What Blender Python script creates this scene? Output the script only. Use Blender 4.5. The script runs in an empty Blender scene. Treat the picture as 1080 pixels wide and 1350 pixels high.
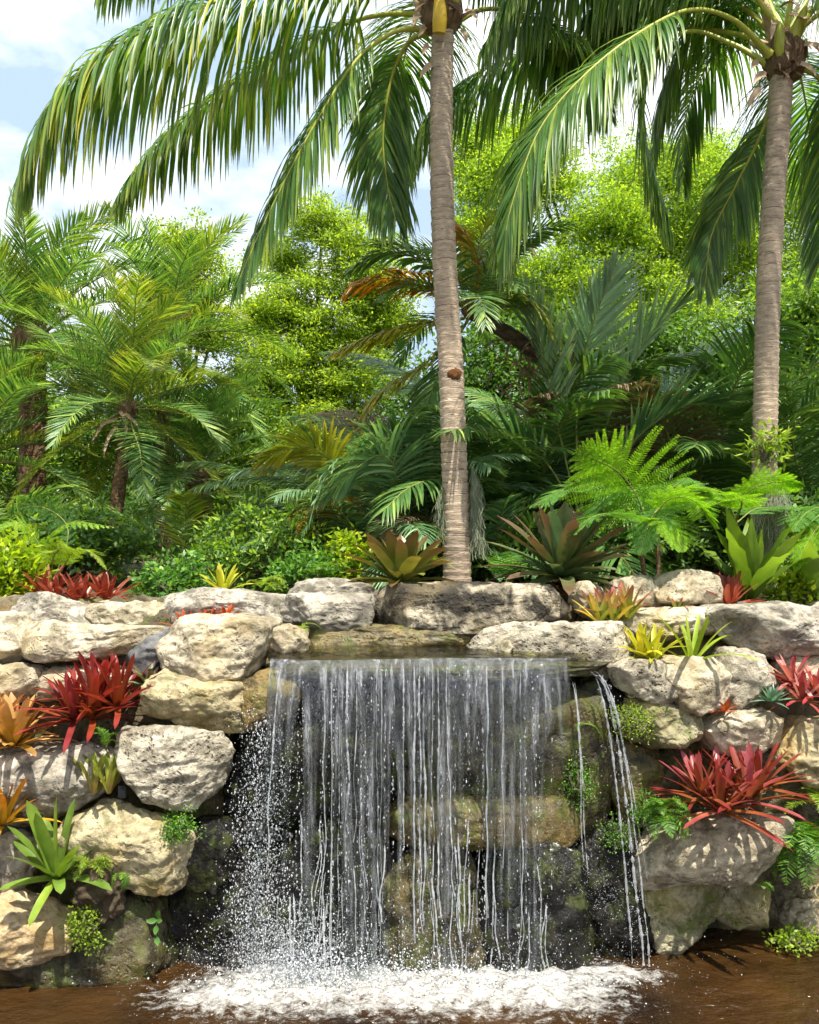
import bpy, math, random
import numpy as np
from mathutils import Vector, Matrix
R = math.radians
random.seed(7); rng = np.random.default_rng(7)
SC = bpy.context.scene
COL = SC.collection

# ---------------------------------------------------------------- camera
CAMZ, FPX, HZ = 2.45, 1158.0, 720.0          # eye height, focal length in photo pixels, horizon row
cam_d = bpy.data.cameras.new('camera'); cam = bpy.data.objects.new('camera', cam_d); COL.objects.link(cam)
cam.location = (0, 0, CAMZ); cam.rotation_euler = (R(90), 0, 0)
cam_d.sensor_fit = 'VERTICAL'; cam_d.sensor_height = 36.0
cam_d.lens = FPX / 1350.0 * 36.0
cam_d.shift_y = (HZ - 675.0) / 1350.0
cam_d.clip_start = 0.05; cam_d.clip_end = 2000
SC.camera = cam
def P(px, py, Y):
    return np.array([(px - 540.0) / FPX * Y, Y, CAMZ - (py - HZ) / FPX * Y])

# ---------------------------------------------------------------- sky, sun, exposure
SUN_DIR = Vector((0.15, -0.36, 0.92)).normalized()
world = bpy.data.worlds.new('World'); SC.world = world; world.use_nodes = True
nt = world.node_tree; nt.nodes.clear()
out = nt.nodes.new('ShaderNodeOutputWorld'); bg = nt.nodes.new('ShaderNodeBackground')
sky = nt.nodes.new('ShaderNodeTexSky'); sky.sky_type = 'NISHITA'; sky.sun_disc = False
sky.sun_elevation = math.asin(SUN_DIR.z); sky.sun_rotation = math.atan2(SUN_DIR.x, SUN_DIR.y)
sky.air_density = 1.0; sky.dust_density = 2.0; sky.ozone_density = 1.0
tc = nt.nodes.new('ShaderNodeTexCoord'); mp = nt.nodes.new('ShaderNodeMapping')
mp.inputs['Scale'].default_value = (1.6, 1.6, 3.2); mp.inputs['Location'].default_value = (0.35, 0.0, 0.1)
nz = nt.nodes.new('ShaderNodeTexNoise'); nz.inputs['Scale'].default_value = 1.7; nz.inputs['Detail'].default_value = 7
nz.inputs['Roughness'].default_value = 0.55
rp = nt.nodes.new('ShaderNodeValToRGB'); rp.color_ramp.elements[0].position = 0.45; rp.color_ramp.elements[1].position = 0.60
mix = nt.nodes.new('ShaderNodeMixRGB'); mix.inputs[2].default_value = (13.5, 13.7, 13.9, 1)
thin = nt.nodes.new('ShaderNodeMixRGB'); thin.inputs[0].default_value = 0.72; thin.inputs[2].default_value = (6.2, 8.0, 10.4, 1)   # thin high veil
L = nt.links.new
L(tc.outputs['Generated'], mp.inputs['Vector']); L(mp.outputs[0], nz.inputs['Vector']); L(nz.outputs[0], rp.inputs[0])
L(sky.outputs[0], thin.inputs[1]); L(thin.outputs[0], mix.inputs[1]); L(rp.outputs[0], mix.inputs[0])
L(mix.outputs[0], bg.inputs[0]); bg.inputs[1].default_value = 0.068; L(bg.outputs[0], out.inputs[0])
sun_d = bpy.data.lights.new('sun', 'SUN'); sun_d.energy = 5.0; sun_d.angle = R(0.53); sun_d.color = (1.0, 0.955, 0.87)
sun = bpy.data.objects.new('sun', sun_d); COL.objects.link(sun)
sun.rotation_euler = SUN_DIR.to_track_quat('Z', 'Y').to_euler(); sun.location = (2, -4, 12)
SC.view_settings.view_transform = 'Standard'; SC.view_settings.look = 'None'
SC.view_settings.exposure = 0.95; SC.view_settings.gamma = 1.0; SC.view_settings.use_curve_mapping = False
SC.cycles.transparent_max_bounces = 16; SC.cycles.max_bounces = 7; SC.cycles.diffuse_bounces = 3; SC.cycles.adaptive_threshold = 0.03; SC.cycles.glossy_bounces = 3; SC.cycles.transmission_bounces = 6

# ---------------------------------------------------------------- helpers
def norm(a):
    return a / np.maximum(np.linalg.norm(a, axis=-1, keepdims=True), 1e-9)
_pt = np.random.default_rng(99).permutation(256); _pt = np.concatenate([_pt, _pt, _pt])
_gr = norm(np.random.default_rng(98).normal(size=(256, 3)))
def perlin(p):
    p = np.asarray(p, float); i = np.floor(p).astype(int); f = p - i; i &= 255
    u = f * f * f * (f * (f * 6 - 15) + 10)
    def g(dx, dy, dz):
        h = _pt[_pt[_pt[(i[..., 0] + dx) & 255] + ((i[..., 1] + dy) & 255)] + ((i[..., 2] + dz) & 255)]
        return np.sum(_gr[h] * (f - np.array([dx, dy, dz])), axis=-1)
    l = lambda a, b, t: a + (b - a) * t
    x00 = l(g(0,0,0), g(1,0,0), u[..., 0]); x10 = l(g(0,1,0), g(1,1,0), u[..., 0])
    x01 = l(g(0,0,1), g(1,0,1), u[..., 0]); x11 = l(g(0,1,1), g(1,1,1), u[..., 0])
    return l(l(x00, x10, u[..., 1]), l(x01, x11, u[..., 1]), u[..., 2])
def fbm(p, oct=4, gain=0.5):
    s = 0; a = 1.0; p = np.asarray(p, float)
    for _ in range(oct):
        s = s + a * perlin(p); p = p * 2.03 + 17.1; a *= gain
    return s
def ridged(p, oct=3):
    s = 0; a = 1.0; p = np.asarray(p, float)
    for _ in range(oct):
        s = s + a * (1 - 2 * np.abs(perlin(p))); p = p * 2.1 + 9.7; a *= 0.5
    return s

def mk_mesh(name, parts, mats, smooth=True):
    """parts: list of (V, F, material index, along or None)"""
    me = bpy.data.meshes.new(name)
    Vs, Ls, Ts, Ms, As = [], [], [], [], []; off = 0
    for V, F, mi, al in parts:
        V = np.asarray(V, np.float32); F = np.asarray(F, np.int32)
        Vs.append(V); Ls.append((F + off).ravel()); Ts.append(np.full(len(F), F.shape[1], np.int32)); Ms.append(np.full(len(F), mi, np.int32))
        As.append(np.zeros(len(V), np.float32) if al is None else np.asarray(al, np.float32)); off += len(V)
    V = np.concatenate(Vs); Lp = np.concatenate(Ls); T = np.concatenate(Ts); M = np.concatenate(Ms); A = np.concatenate(As)
    me.vertices.add(len(V)); me.vertices.foreach_set('co', V.ravel())
    me.loops.add(len(Lp)); me.loops.foreach_set('vertex_index', Lp)
    me.polygons.add(len(T)); st = np.concatenate([[0], np.cumsum(T)[:-1]]).astype(np.int32)
    me.polygons.foreach_set('loop_start', st); me.polygons.foreach_set('loop_total', T)
    me.polygons.foreach_set('material_index', M); me.polygons.foreach_set('use_smooth', np.full(len(T), smooth))
    for m in (mats if isinstance(mats, (list, tuple)) else [mats]): me.materials.append(m)
    at = me.attributes.new('along', 'FLOAT', 'POINT'); at.data.foreach_set('value', A)
    me.update(calc_edges=True)
    return me
def link(name, me, parent=None, loc=None):
    o = bpy.data.objects.new(name, me); COL.objects.link(o)
    if loc is not None: o.location = loc
    if parent is not None: o.parent = parent
    return o
def tag(o, label, cat, group=None, kind=None):
    if label: o['label'] = label
    if cat: o['category'] = cat
    if group: o['group'] = group
    if kind: o['kind'] = kind
    return o
def thing(name, label, cat, loc, group=None):
    o = link(name, None, None, tuple(float(c) for c in loc)); o.empty_display_size = 0.1
    return tag(o, label, cat, group)
def part(name, parts, mats, parent, smooth=True, base=None):
    """parts in world coordinates; moved to the parent's frame"""
    b = np.array(parent.location if base is None else base, float)
    parts = [(np.asarray(V, float) - b, F, mi, al) for V, F, mi, al in parts]
    return link(name, mk_mesh(name, parts, mats, smooth), parent)

def spline(pts, n):
    p = np.asarray(pts, float)
    if len(p) == 2: return p[0] + (p[1] - p[0]) * np.linspace(0, 1, n)[:, None]
    q = np.concatenate([[2 * p[0] - p[1]], p, [2 * p[-1] - p[-2]]]); dense = []
    for i in range(1, len(q) - 2):
        t = np.linspace(0, 1, 24, endpoint=False)[:, None]; a, b, c, d = q[i - 1], q[i], q[i + 1], q[i + 2]
        dense.append(0.5 * (2 * b + (c - a) * t + (2 * a - 5 * b + 4 * c - d) * t ** 2 + (-a + 3 * b - 3 * c + d) * t ** 3))
    dense = np.concatenate(dense + [q[-2:-1]])
    s = np.concatenate([[0], np.cumsum(np.linalg.norm(np.diff(dense, axis=0), axis=1))]); u = np.linspace(0, s[-1], n)
    return np.stack([np.interp(u, s, dense[:, k]) for k in range(3)], 1)
def frames(path, up=(0, 0, 1)):
    T = norm(np.gradient(path, axis=0)); U = np.zeros_like(T); u = np.array(up, float)
    for i, t in enumerate(T):
        u = u - t * np.dot(u, t); n = np.linalg.norm(u)
        if n < 1e-4: u = np.array([1.0, 0, 0]) - t * t[0]; n = np.linalg.norm(u)
        u = u / n; U[i] = u
    return T, U, np.cross(T, U)
def tube(path, rad, seg=8, cap=True):
    path = np.asarray(path, float); n = len(path); rad = np.broadcast_to(rad, (n,)) if np.ndim(rad) < 2 else rad
    T, U, S = frames(path, (0.13, 0.9, 0.4)); a = np.linspace(0, 2 * math.pi, seg, endpoint=False)
    rr = rad[:, None] if np.ndim(rad) < 2 else rad
    V = path[:, None] + (np.cos(a)[None, :, None] * U[:, None] + np.sin(a)[None, :, None] * S[:, None]) * np.broadcast_to(rr, (n, seg))[..., None]
    i = np.arange(n - 1)[:, None] * seg; j = np.arange(seg)[None]; k = (j + 1) % seg
    F = np.stack([i + j, i + k, i + seg + k, i + seg + j], -1).reshape(-1, 4)
    V = V.reshape(-1, 3)
    if cap:
        V = np.concatenate([V, path[:1], path[-1:]]); c0, c1 = len(V) - 2, len(V) - 1
        jj = np.arange(seg); kk = (jj + 1) % seg; e = (n - 1) * seg
        tri = np.concatenate([np.stack([jj * 0 + c0, kk, jj], -1), np.stack([jj * 0 + c1, e + jj, e + kk], -1)])
        return [(V, F, tri)]
    return [(V, F, None)]
def tube_parts(path, rad, seg=8, mi=0, al=None):
    V, F, tri = tube(path, rad, seg)[0]
    A = np.full(len(V), 0.0) if al is None else np.concatenate([np.repeat(al, seg), [al[0], al[-1]]])
    me = [(V, F, mi, A)]
    used = np.unique(tri); remap = {int(u): q for q, u in enumerate(used)}
    me.append((V[used], np.vectorize(remap.get)(tri), mi, A[used]))
    return me
def ribbons(C, W, N=None, fold=0.0):
    """C (m,k,3) centre lines, W (m,k,3) half widths; folded strips"""
    m, k, _ = C.shape; hw = np.linalg.norm(W, axis=-1, keepdims=True)
    nn = 0 if N is None else N * hw * fold
    V = np.stack([C - W + nn, C, C + W + nn], 2).reshape(-1, 3)
    b = (np.arange(m)[:, None] * k + np.arange(k - 1)[None]).reshape(-1) * 3
    F = np.concatenate([np.stack([b, b + 1, b + 4, b + 3], -1), np.stack([b + 1, b + 2, b + 5, b + 4], -1)])
    al = np.repeat(np.tile(np.linspace(0, 1, k), m), 3)
    return V, F, al
def flat_ribbons(C, W):
    m, k, _ = C.shape
    V = np.stack([C - W, C + W], 2).reshape(-1, 3)
    b = (np.arange(m)[:, None] * k + np.arange(k - 1)[None]).reshape(-1) * 2
    F = np.stack([b, b + 1, b + 3, b + 2], -1)
    return V, F, np.repeat(np.tile(np.linspace(0, 1, k), m), 2)

# ---------------------------------------------------------------- materials
def mat(name):
    m = bpy.data.materials.new(name); m.use_nodes = True; m.node_tree.nodes.clear(); return m, m.node_tree
def N_(t, kind, **kw):
    n = t.nodes.new('ShaderNode' + kind)
    for k, v in kw.items():
        if k in n.inputs: n.inputs[k].default_value = v
        else: setattr(n, k, v)
    return n
def ramp(t, src, stops):
    r = t.nodes.new('ShaderNodeValToRGB'); e = r.color_ramp.elements
    while len(e) < len(stops): e.new(0.5)
    for x, (p, c) in zip(e, stops): x.position = p; x.color = c if len(c) == 4 else (*c, 1)
    t.links.new(src, r.inputs[0]); return r.outputs[0]
def mixc(t, f, a, b, mode='MIX'):
    n = t.nodes.new('ShaderNodeMixRGB'); n.blend_type = mode
    for s, v in ((0, f), (1, a), (2, b)):
        if hasattr(v, 'is_output'): t.links.new(v, n.inputs[s])
        else: n.inputs[s].default_value = v if s == 0 else ((*v, 1) if len(v) == 3 else v)
    return n.outputs[0]
def math_(t, op, a, b=0.0):
    n = t.nodes.new('ShaderNodeMath'); n.operation = op
    for s, v in ((0, a), (1, b)):
        if hasattr(v, 'is_output'): t.links.new(v, n.inputs[s])
        else: n.inputs[s].default_value = v
    return n.outputs[0]
def leaf_mat(name, base, tip, alt=None, trans=0.35, rough=0.42, tipstart=0.6, altamt=0.35, island=True, spec=0.4, dapple=0.25, tcol=None, k=1.0):
    """leaf pigment: base colour to tip colour along the blade, leaf to leaf variation, some light passing through"""
    m, t = mat(name); base, tip = tuple(k * x for x in base), tuple(k * x for x in tip); alt = alt and tuple(k * x for x in alt)
    al = N_(t, 'Attribute', attribute_name='along').outputs['Fac']
    c = ramp(t, al, [(0.0, base), (tipstart, base), (1.0, tip)])
    rnd = N_(t, 'NewGeometry').outputs['Random Per Island'] if island else N_(t, 'ObjectInfo').outputs['Random']
    if alt is not None:
        f = ramp(t, rnd, [(1 - altamt, (0, 0, 0)), (1.0, (1, 1, 1))]); c = mixc(t, f, c, alt)
    v = math_(t, 'MULTIPLY_ADD', rnd, 0.55); v.node.inputs[2].default_value = 0.72
    hs = N_(t, 'HueSaturation'); t.links.new(c, hs.inputs['Color']); t.links.new(v, hs.inputs['Value']); c = hs.outputs[0]
    ob = N_(t, 'TexCoord').outputs['Object']
    nz = N_(t, 'TexNoise', Scale=9.0, Detail=4.0); t.links.new(ob, nz.inputs['Vector'])
    c = mixc(t, dapple, c, ramp(t, nz.outputs[0], [(0.3, (0.35, 0.35, 0.35)), (0.7, (1.5, 1.5, 1.5))]), 'MULTIPLY')
    b = N_(t, 'BsdfPrincipled', Roughness=rough); b.inputs['Specular IOR Level'].default_value = spec; t.links.new(c, b.inputs['Base Color'])
    tr = N_(t, 'BsdfTranslucent'); t.links.new(mixc(t, 1.0, c, tcol or (1.5, 1.6, 0.6), 'MULTIPLY'), tr.inputs['Color'])
    mx = N_(t, 'MixShader'); mx.inputs[0].default_value = trans
    t.links.new(b.outputs[0], mx.inputs[1]); t.links.new(tr.outputs[0], mx.inputs[2])
    t.links.new(mx.outputs[0], N_(t, 'OutputMaterial').inputs[0]); return m
def rock_mat(name, light, dark, darkpos=0.5, ochre=None, ochreamt=0.3, moss=0.0, rough=0.85, bump=0.65, pits=0.6, spec=0.3, darkw=0.14):
    m, t = mat(name); ob = N_(t, 'TexCoord').outputs['Object']
    rn = N_(t, 'ObjectInfo').outputs['Random']; off = N_(t, 'VectorMath', operation='ADD'); t.links.new(ob, off.inputs[0])
    cb = N_(t, 'CombineXYZ'); t.links.new(math_(t, 'MULTIPLY', rn, 31.0), cb.inputs[0]); t.links.new(math_(t, 'MULTIPLY', rn, 57.0), cb.inputs[1]); t.links.new(cb.outputs[0], off.inputs[1])
    vec = off.outputs[0]
    def noise(sc, det=8.0, rg=0.6, dist=0.0):
        n = N_(t, 'TexNoise', Scale=sc, Detail=det, Roughness=rg, Distortion=dist); t.links.new(vec, n.inputs['Vector']); return n.outputs[0]
    big = noise(3.2, 9.0, 0.62, 0.6); mid = noise(11.0, 9.0, 0.65, 0.3); fine = noise(60.0, 6.0, 0.7)
    c = mixc(t, ramp(t, big, [(darkpos - darkw, (0, 0, 0)), (darkpos + darkw, (1, 1, 1))]), dark, light)
    c = mixc(t, math_(t, 'MULTIPLY', ramp(t, mid, [(0.42, (1, 1, 1)), (0.54, (0, 0, 0))]), 0.6), c, tuple(0.5 * x for x in dark))
    if ochre is not None:
        c = mixc(t, math_(t, 'MULTIPLY', ramp(t, noise(2.3, 5.0, 0.55), [(0.5, (0, 0, 0)), (0.66, (1, 1, 1))]), ochreamt), c, ochre)
    vo = N_(t, 'TexVoronoi', Scale=34.0); vo.feature = 'F1'
    dv = N_(t, 'VectorMath', operation='ADD'); t.links.new(vec, dv.inputs[0])
    n3 = N_(t, 'TexNoise', Scale=14.0, Detail=4.0); t.links.new(vec, n3.inputs['Vector'])
    sc_ = N_(t, 'VectorMath', operation='SCALE'); t.links.new(n3.outputs['Color'], sc_.inputs[0]); sc_.inputs['Scale'].default_value = 0.09
    t.links.new(sc_.outputs[0], dv.inputs[1]); t.links.new(dv.outputs[0], vo.inputs['Vector'])
    where = ramp(t, noise(6.0, 3.0), [(0.46, (0, 0, 0)), (0.6, (1, 1, 1))])
    pit = math_(t, 'MULTIPLY', math_(t, 'MULTIPLY', ramp(t, vo.outputs['Distance'], [(0.08, (1, 1, 1)), (0.42, (0, 0, 0))]), where), pits)
    c = mixc(t, math_(t, 'MULTIPLY', pit, 0.75), c, tuple(0.3 * x for x in dark))
    c = mixc(t, 0.35, c, ramp(t, fine, [(0.3, (0.45, 0.43, 0.4)), (0.7, (1.45, 1.42, 1.35))]), 'MULTIPLY')
    if moss > 0:
        c = mixc(t, math_(t, 'MULTIPLY', ramp(t, noise(7.0, 8.0, 0.7), [(0.5, (0, 0, 0)), (0.6, (1, 1, 1))]), moss), c, (0.10, 0.13, 0.015))
    h = math_(t, 'ADD', math_(t, 'MULTIPLY', mid, 1.0), math_(t, 'MULTIPLY', fine, 0.25)); h = math_(t, 'SUBTRACT', h, math_(t, 'MULTIPLY', pit, 0.6))
    bm = N_(t, 'Bump', Strength=bump, Distance=0.05); t.links.new(h, bm.inputs['Height'])
    b = N_(t, 'BsdfPrincipled', Roughness=rough); b.inputs['Specular IOR Level'].default_value = spec
    t.links.new(c, b.inputs['Base Color']); t.links.new(bm.outputs[0], b.inputs['Normal'])
    t.links.new(b.outputs[0], N_(t, 'OutputMaterial').inputs[0]); return m
def plain(name, c1, c2, scale=8.0, rough=0.8, bump=0.5, dist=0.02, spec=0.3, stretch=(1, 1, 1), detail=8.0):
    m, t = mat(name); ob = N_(t, 'TexCoord').outputs['Object']; mp = N_(t, 'Mapping'); mp.inputs['Scale'].default_value = stretch
    t.links.new(ob, mp.inputs['Vector']); n = N_(t, 'TexNoise', Scale=scale, Detail=detail, Roughness=0.65); t.links.new(mp.outputs[0], n.inputs['Vector'])
    b = N_(t, 'BsdfPrincipled', Roughness=rough); b.inputs['Specular IOR Level'].default_value = spec
    t.links.new(ramp(t, n.outputs[0], [(0.32, c1), (0.68, c2)]), b.inputs['Base Color'])
    bm = N_(t, 'Bump', Strength=bump, Distance=dist); t.links.new(n.outputs[0], bm.inputs['Height']); t.links.new(bm.outputs[0], b.inputs['Normal'])
    t.links.new(b.outputs[0], N_(t, 'OutputMaterial').inputs[0]); return m

M = {}
CREAM, GREY = (0.60, 0.52, 0.375), (0.20, 0.18, 0.14)
M['cream'] = rock_mat('limestone_cream', CREAM, (0.22, 0.18, 0.11), 0.45, (0.48, 0.34, 0.14), 0.32, 0.12, pits=0.7)
M['pitted'] = rock_mat('limestone_pitted', (0.59, 0.525, 0.395), (0.20, 0.17, 0.115), 0.45, None, 0, 0.0, pits=1.0, bump=1.0)
M['grey'] = rock_mat('limestone_grey', (0.54, 0.485, 0.385), (0.11, 0.095, 0.075), 0.48, None, 0, 0.12, pits=0.6)
M['slate'] = rock_mat('slate_grey', (0.22, 0.215, 0.21), (0.09, 0.09, 0.09), 0.5, None, 0, 0.0, pits=0.2, bump=0.4)
M['streaked'] = rock_mat('limestone_black_stained', (0.58, 0.50, 0.35), (0.045, 0.038, 0.028), 0.55, (0.45, 0.35, 0.18), 0.3, 0.0, pits=0.8, bump=1.0, darkw=0.07)
M['ochre'] = rock_mat('limestone_ochre', (0.53, 0.45, 0.28), (0.24, 0.19, 0.09), 0.46, (0.45, 0.28, 0.06), 0.6, 0.3, pits=0.7)
M['mossy'] = rock_mat('limestone_mossy', (0.42, 0.38, 0.24), (0.16, 0.14, 0.07), 0.48, (0.36, 0.28, 0.06), 0.5, 0.75, pits=0.7)
M['tan'] = rock_mat('limestone_tan', (0.52, 0.41, 0.26), (0.38, 0.27, 0.14), 0.42, (0.40, 0.23, 0.05), 0.45, 0.1, pits=0.3, bump=0.5)
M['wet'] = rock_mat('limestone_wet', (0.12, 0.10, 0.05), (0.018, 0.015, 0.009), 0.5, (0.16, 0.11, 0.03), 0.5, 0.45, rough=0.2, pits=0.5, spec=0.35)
M['wetshade'] = rock_mat('limestone_wet_shade', (0.026, 0.022, 0.017), (0.005, 0.0045, 0.004), 0.5, None, 0, 0.3, rough=0.14, pits=0.4, spec=0.28)  # wet stone, with the shade of the recess put into its colour
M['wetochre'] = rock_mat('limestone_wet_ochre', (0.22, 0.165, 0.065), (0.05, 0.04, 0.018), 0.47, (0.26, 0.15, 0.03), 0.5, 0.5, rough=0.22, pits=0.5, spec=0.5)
M['bank'] = rock_mat('bank_rock', (0.20, 0.165, 0.10), (0.06, 0.048, 0.028), 0.5, (0.3, 0.2, 0.07), 0.4, 0.5, pits=0.8)
M['soil'] = plain('soil', (0.035, 0.024, 0.014), (0.11, 0.08, 0.045), 7.0, 0.95, 1.0, 0.05)
def ringbark():
    m, t = mat('palm_bark'); ob = N_(t, 'TexCoord').outputs['Object']; mp = N_(t, 'Mapping'); mp.inputs['Scale'].default_value = (1, 1, 3); t.links.new(ob, mp.inputs['Vector'])
    n = N_(t, 'TexNoise', Scale=16.0, Detail=9.0, Roughness=0.65); t.links.new(mp.outputs[0], n.inputs['Vector'])
    n2 = N_(t, 'TexNoise', Scale=3.0, Detail=5.0); t.links.new(ob, n2.inputs['Vector'])
    c = ramp(t, n.outputs[0], [(0.3, (0.29, 0.21, 0.14)), (0.7, (0.56, 0.45, 0.33))])
    c = mixc(t, 0.5, c, ramp(t, n2.outputs[0], [(0.35, (0.6, 0.58, 0.55)), (0.65, (1.2, 1.15, 1.05))]), 'MULTIPLY')
    ph = N_(t, 'Attribute', attribute_name='along').outputs['Fac']       # leaf scar lines
    c = mixc(t, ramp(t, ph, [(0.0, (0.9, 0.9, 0.9)), (0.14, (0, 0, 0)), (0.80, (0, 0, 0)), (0.94, (0.95, 0.95, 0.95))]), c, (0.07, 0.047, 0.034))
    b = N_(t, 'BsdfPrincipled', Roughness=0.9); t.links.new(c, b.inputs['Base Color']); bm = N_(t, 'Bump', Strength=0.8, Distance=0.012); t.links.new(n.outputs[0], bm.inputs['Height']); t.links.new(bm.outputs[0], b.inputs['Normal'])
    t.links.new(b.outputs[0], N_(t, 'OutputMaterial').inputs[0]); return m
M['trunk'] = ringbark()
M['darktrunk'] = plain('old_palm_bark', (0.035, 0.026, 0.018), (0.17, 0.12, 0.075), 14.0, 0.95, 1.0, 0.04, stretch=(1, 1, 2))
M['browntrunk'] = plain('date_palm_bark', (0.09, 0.05, 0.025), (0.28, 0.17, 0.09), 18.0, 0.95, 1.0, 0.04, stretch=(1, 1, 2))
M['bark'] = plain('tree_bark', (0.06, 0.05, 0.035), (0.2, 0.17, 0.12), 12.0, 0.95, 0.8, 0.02, stretch=(1, 1, 0.3))
M['fibre'] = plain('palm_fibre', (0.07, 0.04, 0.02), (0.25, 0.16, 0.085), 22.0, 0.95, 1.0, 0.03, stretch=(1, 1, 0.4))
M['husk'] = plain('dry_husk', (0.24, 0.15, 0.08), (0.5, 0.37, 0.24), 18.0, 0.85, 0.5, 0.01, stretch=(1, 1, 0.3))
M['knot'] = plain('knot', (0.05, 0.02, 0.008), (0.2, 0.08, 0.02), 40.0, 0.95, 1.0, 0.02)
M['petiole'] = plain('petiole', (0.24, 0.27, 0.03), (0.42, 0.40, 0.05), 10.0, 0.45, 0.1, 0.005, 0.4)
M['goldpetiole'] = plain('gold_petiole', (0.5, 0.30, 0.012), (0.62, 0.42, 0.02), 18.0, 0.4, 0.1, 0.005, 0.4)
M['rachis'] = plain('rachis', (0.12, 0.15, 0.03), (0.26, 0.26, 0.06), 10.0, 0.5, 0.1, 0.005)
M['coco'] = leaf_mat('coconut_leaflet', (0.045, 0.095, 0.02), (0.10, 0.125, 0.03), (0.12, 0.15, 0.025),  0.42, 0.36, 0.7, 0.3, k=2.1)
M['cocogold'] = leaf_mat('coconut_leaflet_gold', (0.06, 0.12, 0.018), (0.13, 0.145, 0.03), (0.24, 0.23, 0.03), 0.38, 0.36, 0.7, 0.25, k=1.75)
M['date'] = leaf_mat('date_leaflet', (0.05, 0.10, 0.026), (0.10, 0.14, 0.035), (0.15, 0.19, 0.03), 0.32, 0.36, 0.6, 0.35, k=2.2)
M['dategold'] = leaf_mat('date_leaflet_gold', (0.12, 0.18, 0.02), (0.26, 0.24, 0.04), (0.24, 0.24, 0.03), 0.38, 0.38, 0.5, 0.4, k=1.35)
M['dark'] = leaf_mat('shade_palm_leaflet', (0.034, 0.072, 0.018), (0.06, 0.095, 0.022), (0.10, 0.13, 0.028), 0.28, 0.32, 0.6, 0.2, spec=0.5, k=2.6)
M['dry'] = leaf_mat('dead_palm_leaflet', (0.22, 0.16, 0.09), (0.30, 0.23, 0.14), (0.15, 0.10, 0.06), 0.25, 0.7, 0.5, 0.4)
M['blue'] = leaf_mat('bluish_palm_leaflet', (0.06, 0.12, 0.055), (0.11, 0.16, 0.065), (0.16, 0.21, 0.11), 0.28, 0.34, 0.6, 0.3, spec=0.5, k=1.9)
M['silver'] = leaf_mat('silvery_palm_leaflet', (0.19, 0.29, 0.16), (0.28, 0.34, 0.2), None, 0.3, 0.4, 0.6, k=1.2)
M['orange'] = leaf_mat('orange_palm_leaflet', (0.22, 0.20, 0.02), (0.5, 0.15, 0.008), (0.5, 0.22, 0.012), 0.4, 0.42, 0.25, 0.4, tcol=(1.5, 1.2, 0.5), k=1.1)
M['yellow'] = leaf_mat('yellowing_palm_leaflet', (0.24, 0.24, 0.02), (0.4, 0.3, 0.04), (0.32, 0.30, 0.03), 0.4, 0.42, 0.4, 0.4, k=1.1)
M['tree'] = leaf_mat('bright_tree_leaf', (0.10, 0.18, 0.022), (0.2, 0.27, 0.03), (0.28, 0.34, 0.03), 0.5, 0.5, 0.3, 0.6, spec=0.3, k=1.55, tcol=(1.5, 1.45, .6))
M['tree2'] = leaf_mat('bamboo_like_leaf', (0.11, 0.20, 0.022), (0.2, 0.29, 0.03), (0.29, 0.37, 0.03), 0.5, 0.5, 0.3, 0.6, spec=0.3, k=1.5, tcol=(1.5, 1.45, .6))
M['tree3'] = leaf_mat('mid_tree_leaf', (0.06, 0.12, 0.02), (0.1, 0.16, 0.02), (0.15, 0.2, 0.02), 0.4, 0.45, 0.3, 0.4, spec=0.35, k=1.9)
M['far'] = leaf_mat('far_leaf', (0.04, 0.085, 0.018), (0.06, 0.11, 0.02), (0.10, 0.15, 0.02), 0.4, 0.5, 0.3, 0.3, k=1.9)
M['fern'] = leaf_mat('tree_fern', (0.13, 0.26, 0.016), (0.2, 0.33, 0.02), (0.22, 0.36, 0.02), 0.45, 0.45, 0.4, 0.3, k=1.25)
M['fern2'] = leaf_mat('tree_fern_shade', (0.06, 0.15, 0.025), (0.09, 0.19, 0.03), (0.1, 0.2, 0.03), 0.4, 0.45, 0.4, 0.3, k=1.5)
M['fernsmall'] = leaf_mat('small_fern', (0.05, 0.14, 0.014), (0.1, 0.2, 0.02), (0.14, 0.24, 0.02), 0.4, 0.45, 0.4, 0.35, k=1.5)
M['lime'] = leaf_mat('lime_fern', (0.17, 0.26, 0.018), (0.25, 0.33, 0.03), (0.3, 0.36, 0.05), 0.45, 0.45, 0.4, 0.35, k=1.15)
M['nest'] = leaf_mat('nest_fern_leaf', (0.06, 0.10, 0.012), (0.13, 0.19, 0.018), None, 0.4, 0.35, 0.5, island=False, k=1.5)
M['herb'] = leaf_mat('herb_leaf', (0.05, 0.13, 0.02), (0.09, 0.17, 0.03), (0.15, 0.24, 0.03), 0.4, 0.4, 0.4, 0.3, k=1.6)
M['crisp'] = leaf_mat('yellow_shrub_leaf', (0.2, 0.31, 0.015), (0.34, 0.4, 0.02), (0.4, 0.42, 0.02), 0.45, 0.4, 0.4, 0.4, k=1.1)
M['airmoss'] = leaf_mat('grey_green_moss', (0.20, 0.22, 0.14), (0.26, 0.28, 0.19), None, 0.3, 0.8, 0.5)
M['tag'] = plain('black_plastic', (0.012, 0.012, 0.013), (0.02, 0.02, 0.022), 30, 0.4, 0.0)
M['tagprint'] = plain('tag_print', (0.35, 0.35, 0.35), (0.45, 0.45, 0.45), 30, 0.5, 0.0)
def brom(name, a, b, alt, ts=0.4, trans=0.3, rough=0.35, amt=0.4, tcol=(1.4, 1.0, 0.7)):
    M[name] = leaf_mat(name, a, b, alt, trans, rough, ts, amt, island=False, spec=0.45, dapple=0.5, tcol=tcol)
brom('b_imperial', (0.13, 0.17, 0.025), (0.17, 0.085, 0.035), (0.17, 0.20, 0.03), 0.45, 0.25)
brom('b_imperial_dark', (0.10, 0.14, 0.04), (0.17, 0.08, 0.055), (0.08, 0.16, 0.06), 0.4, 0.2)
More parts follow.
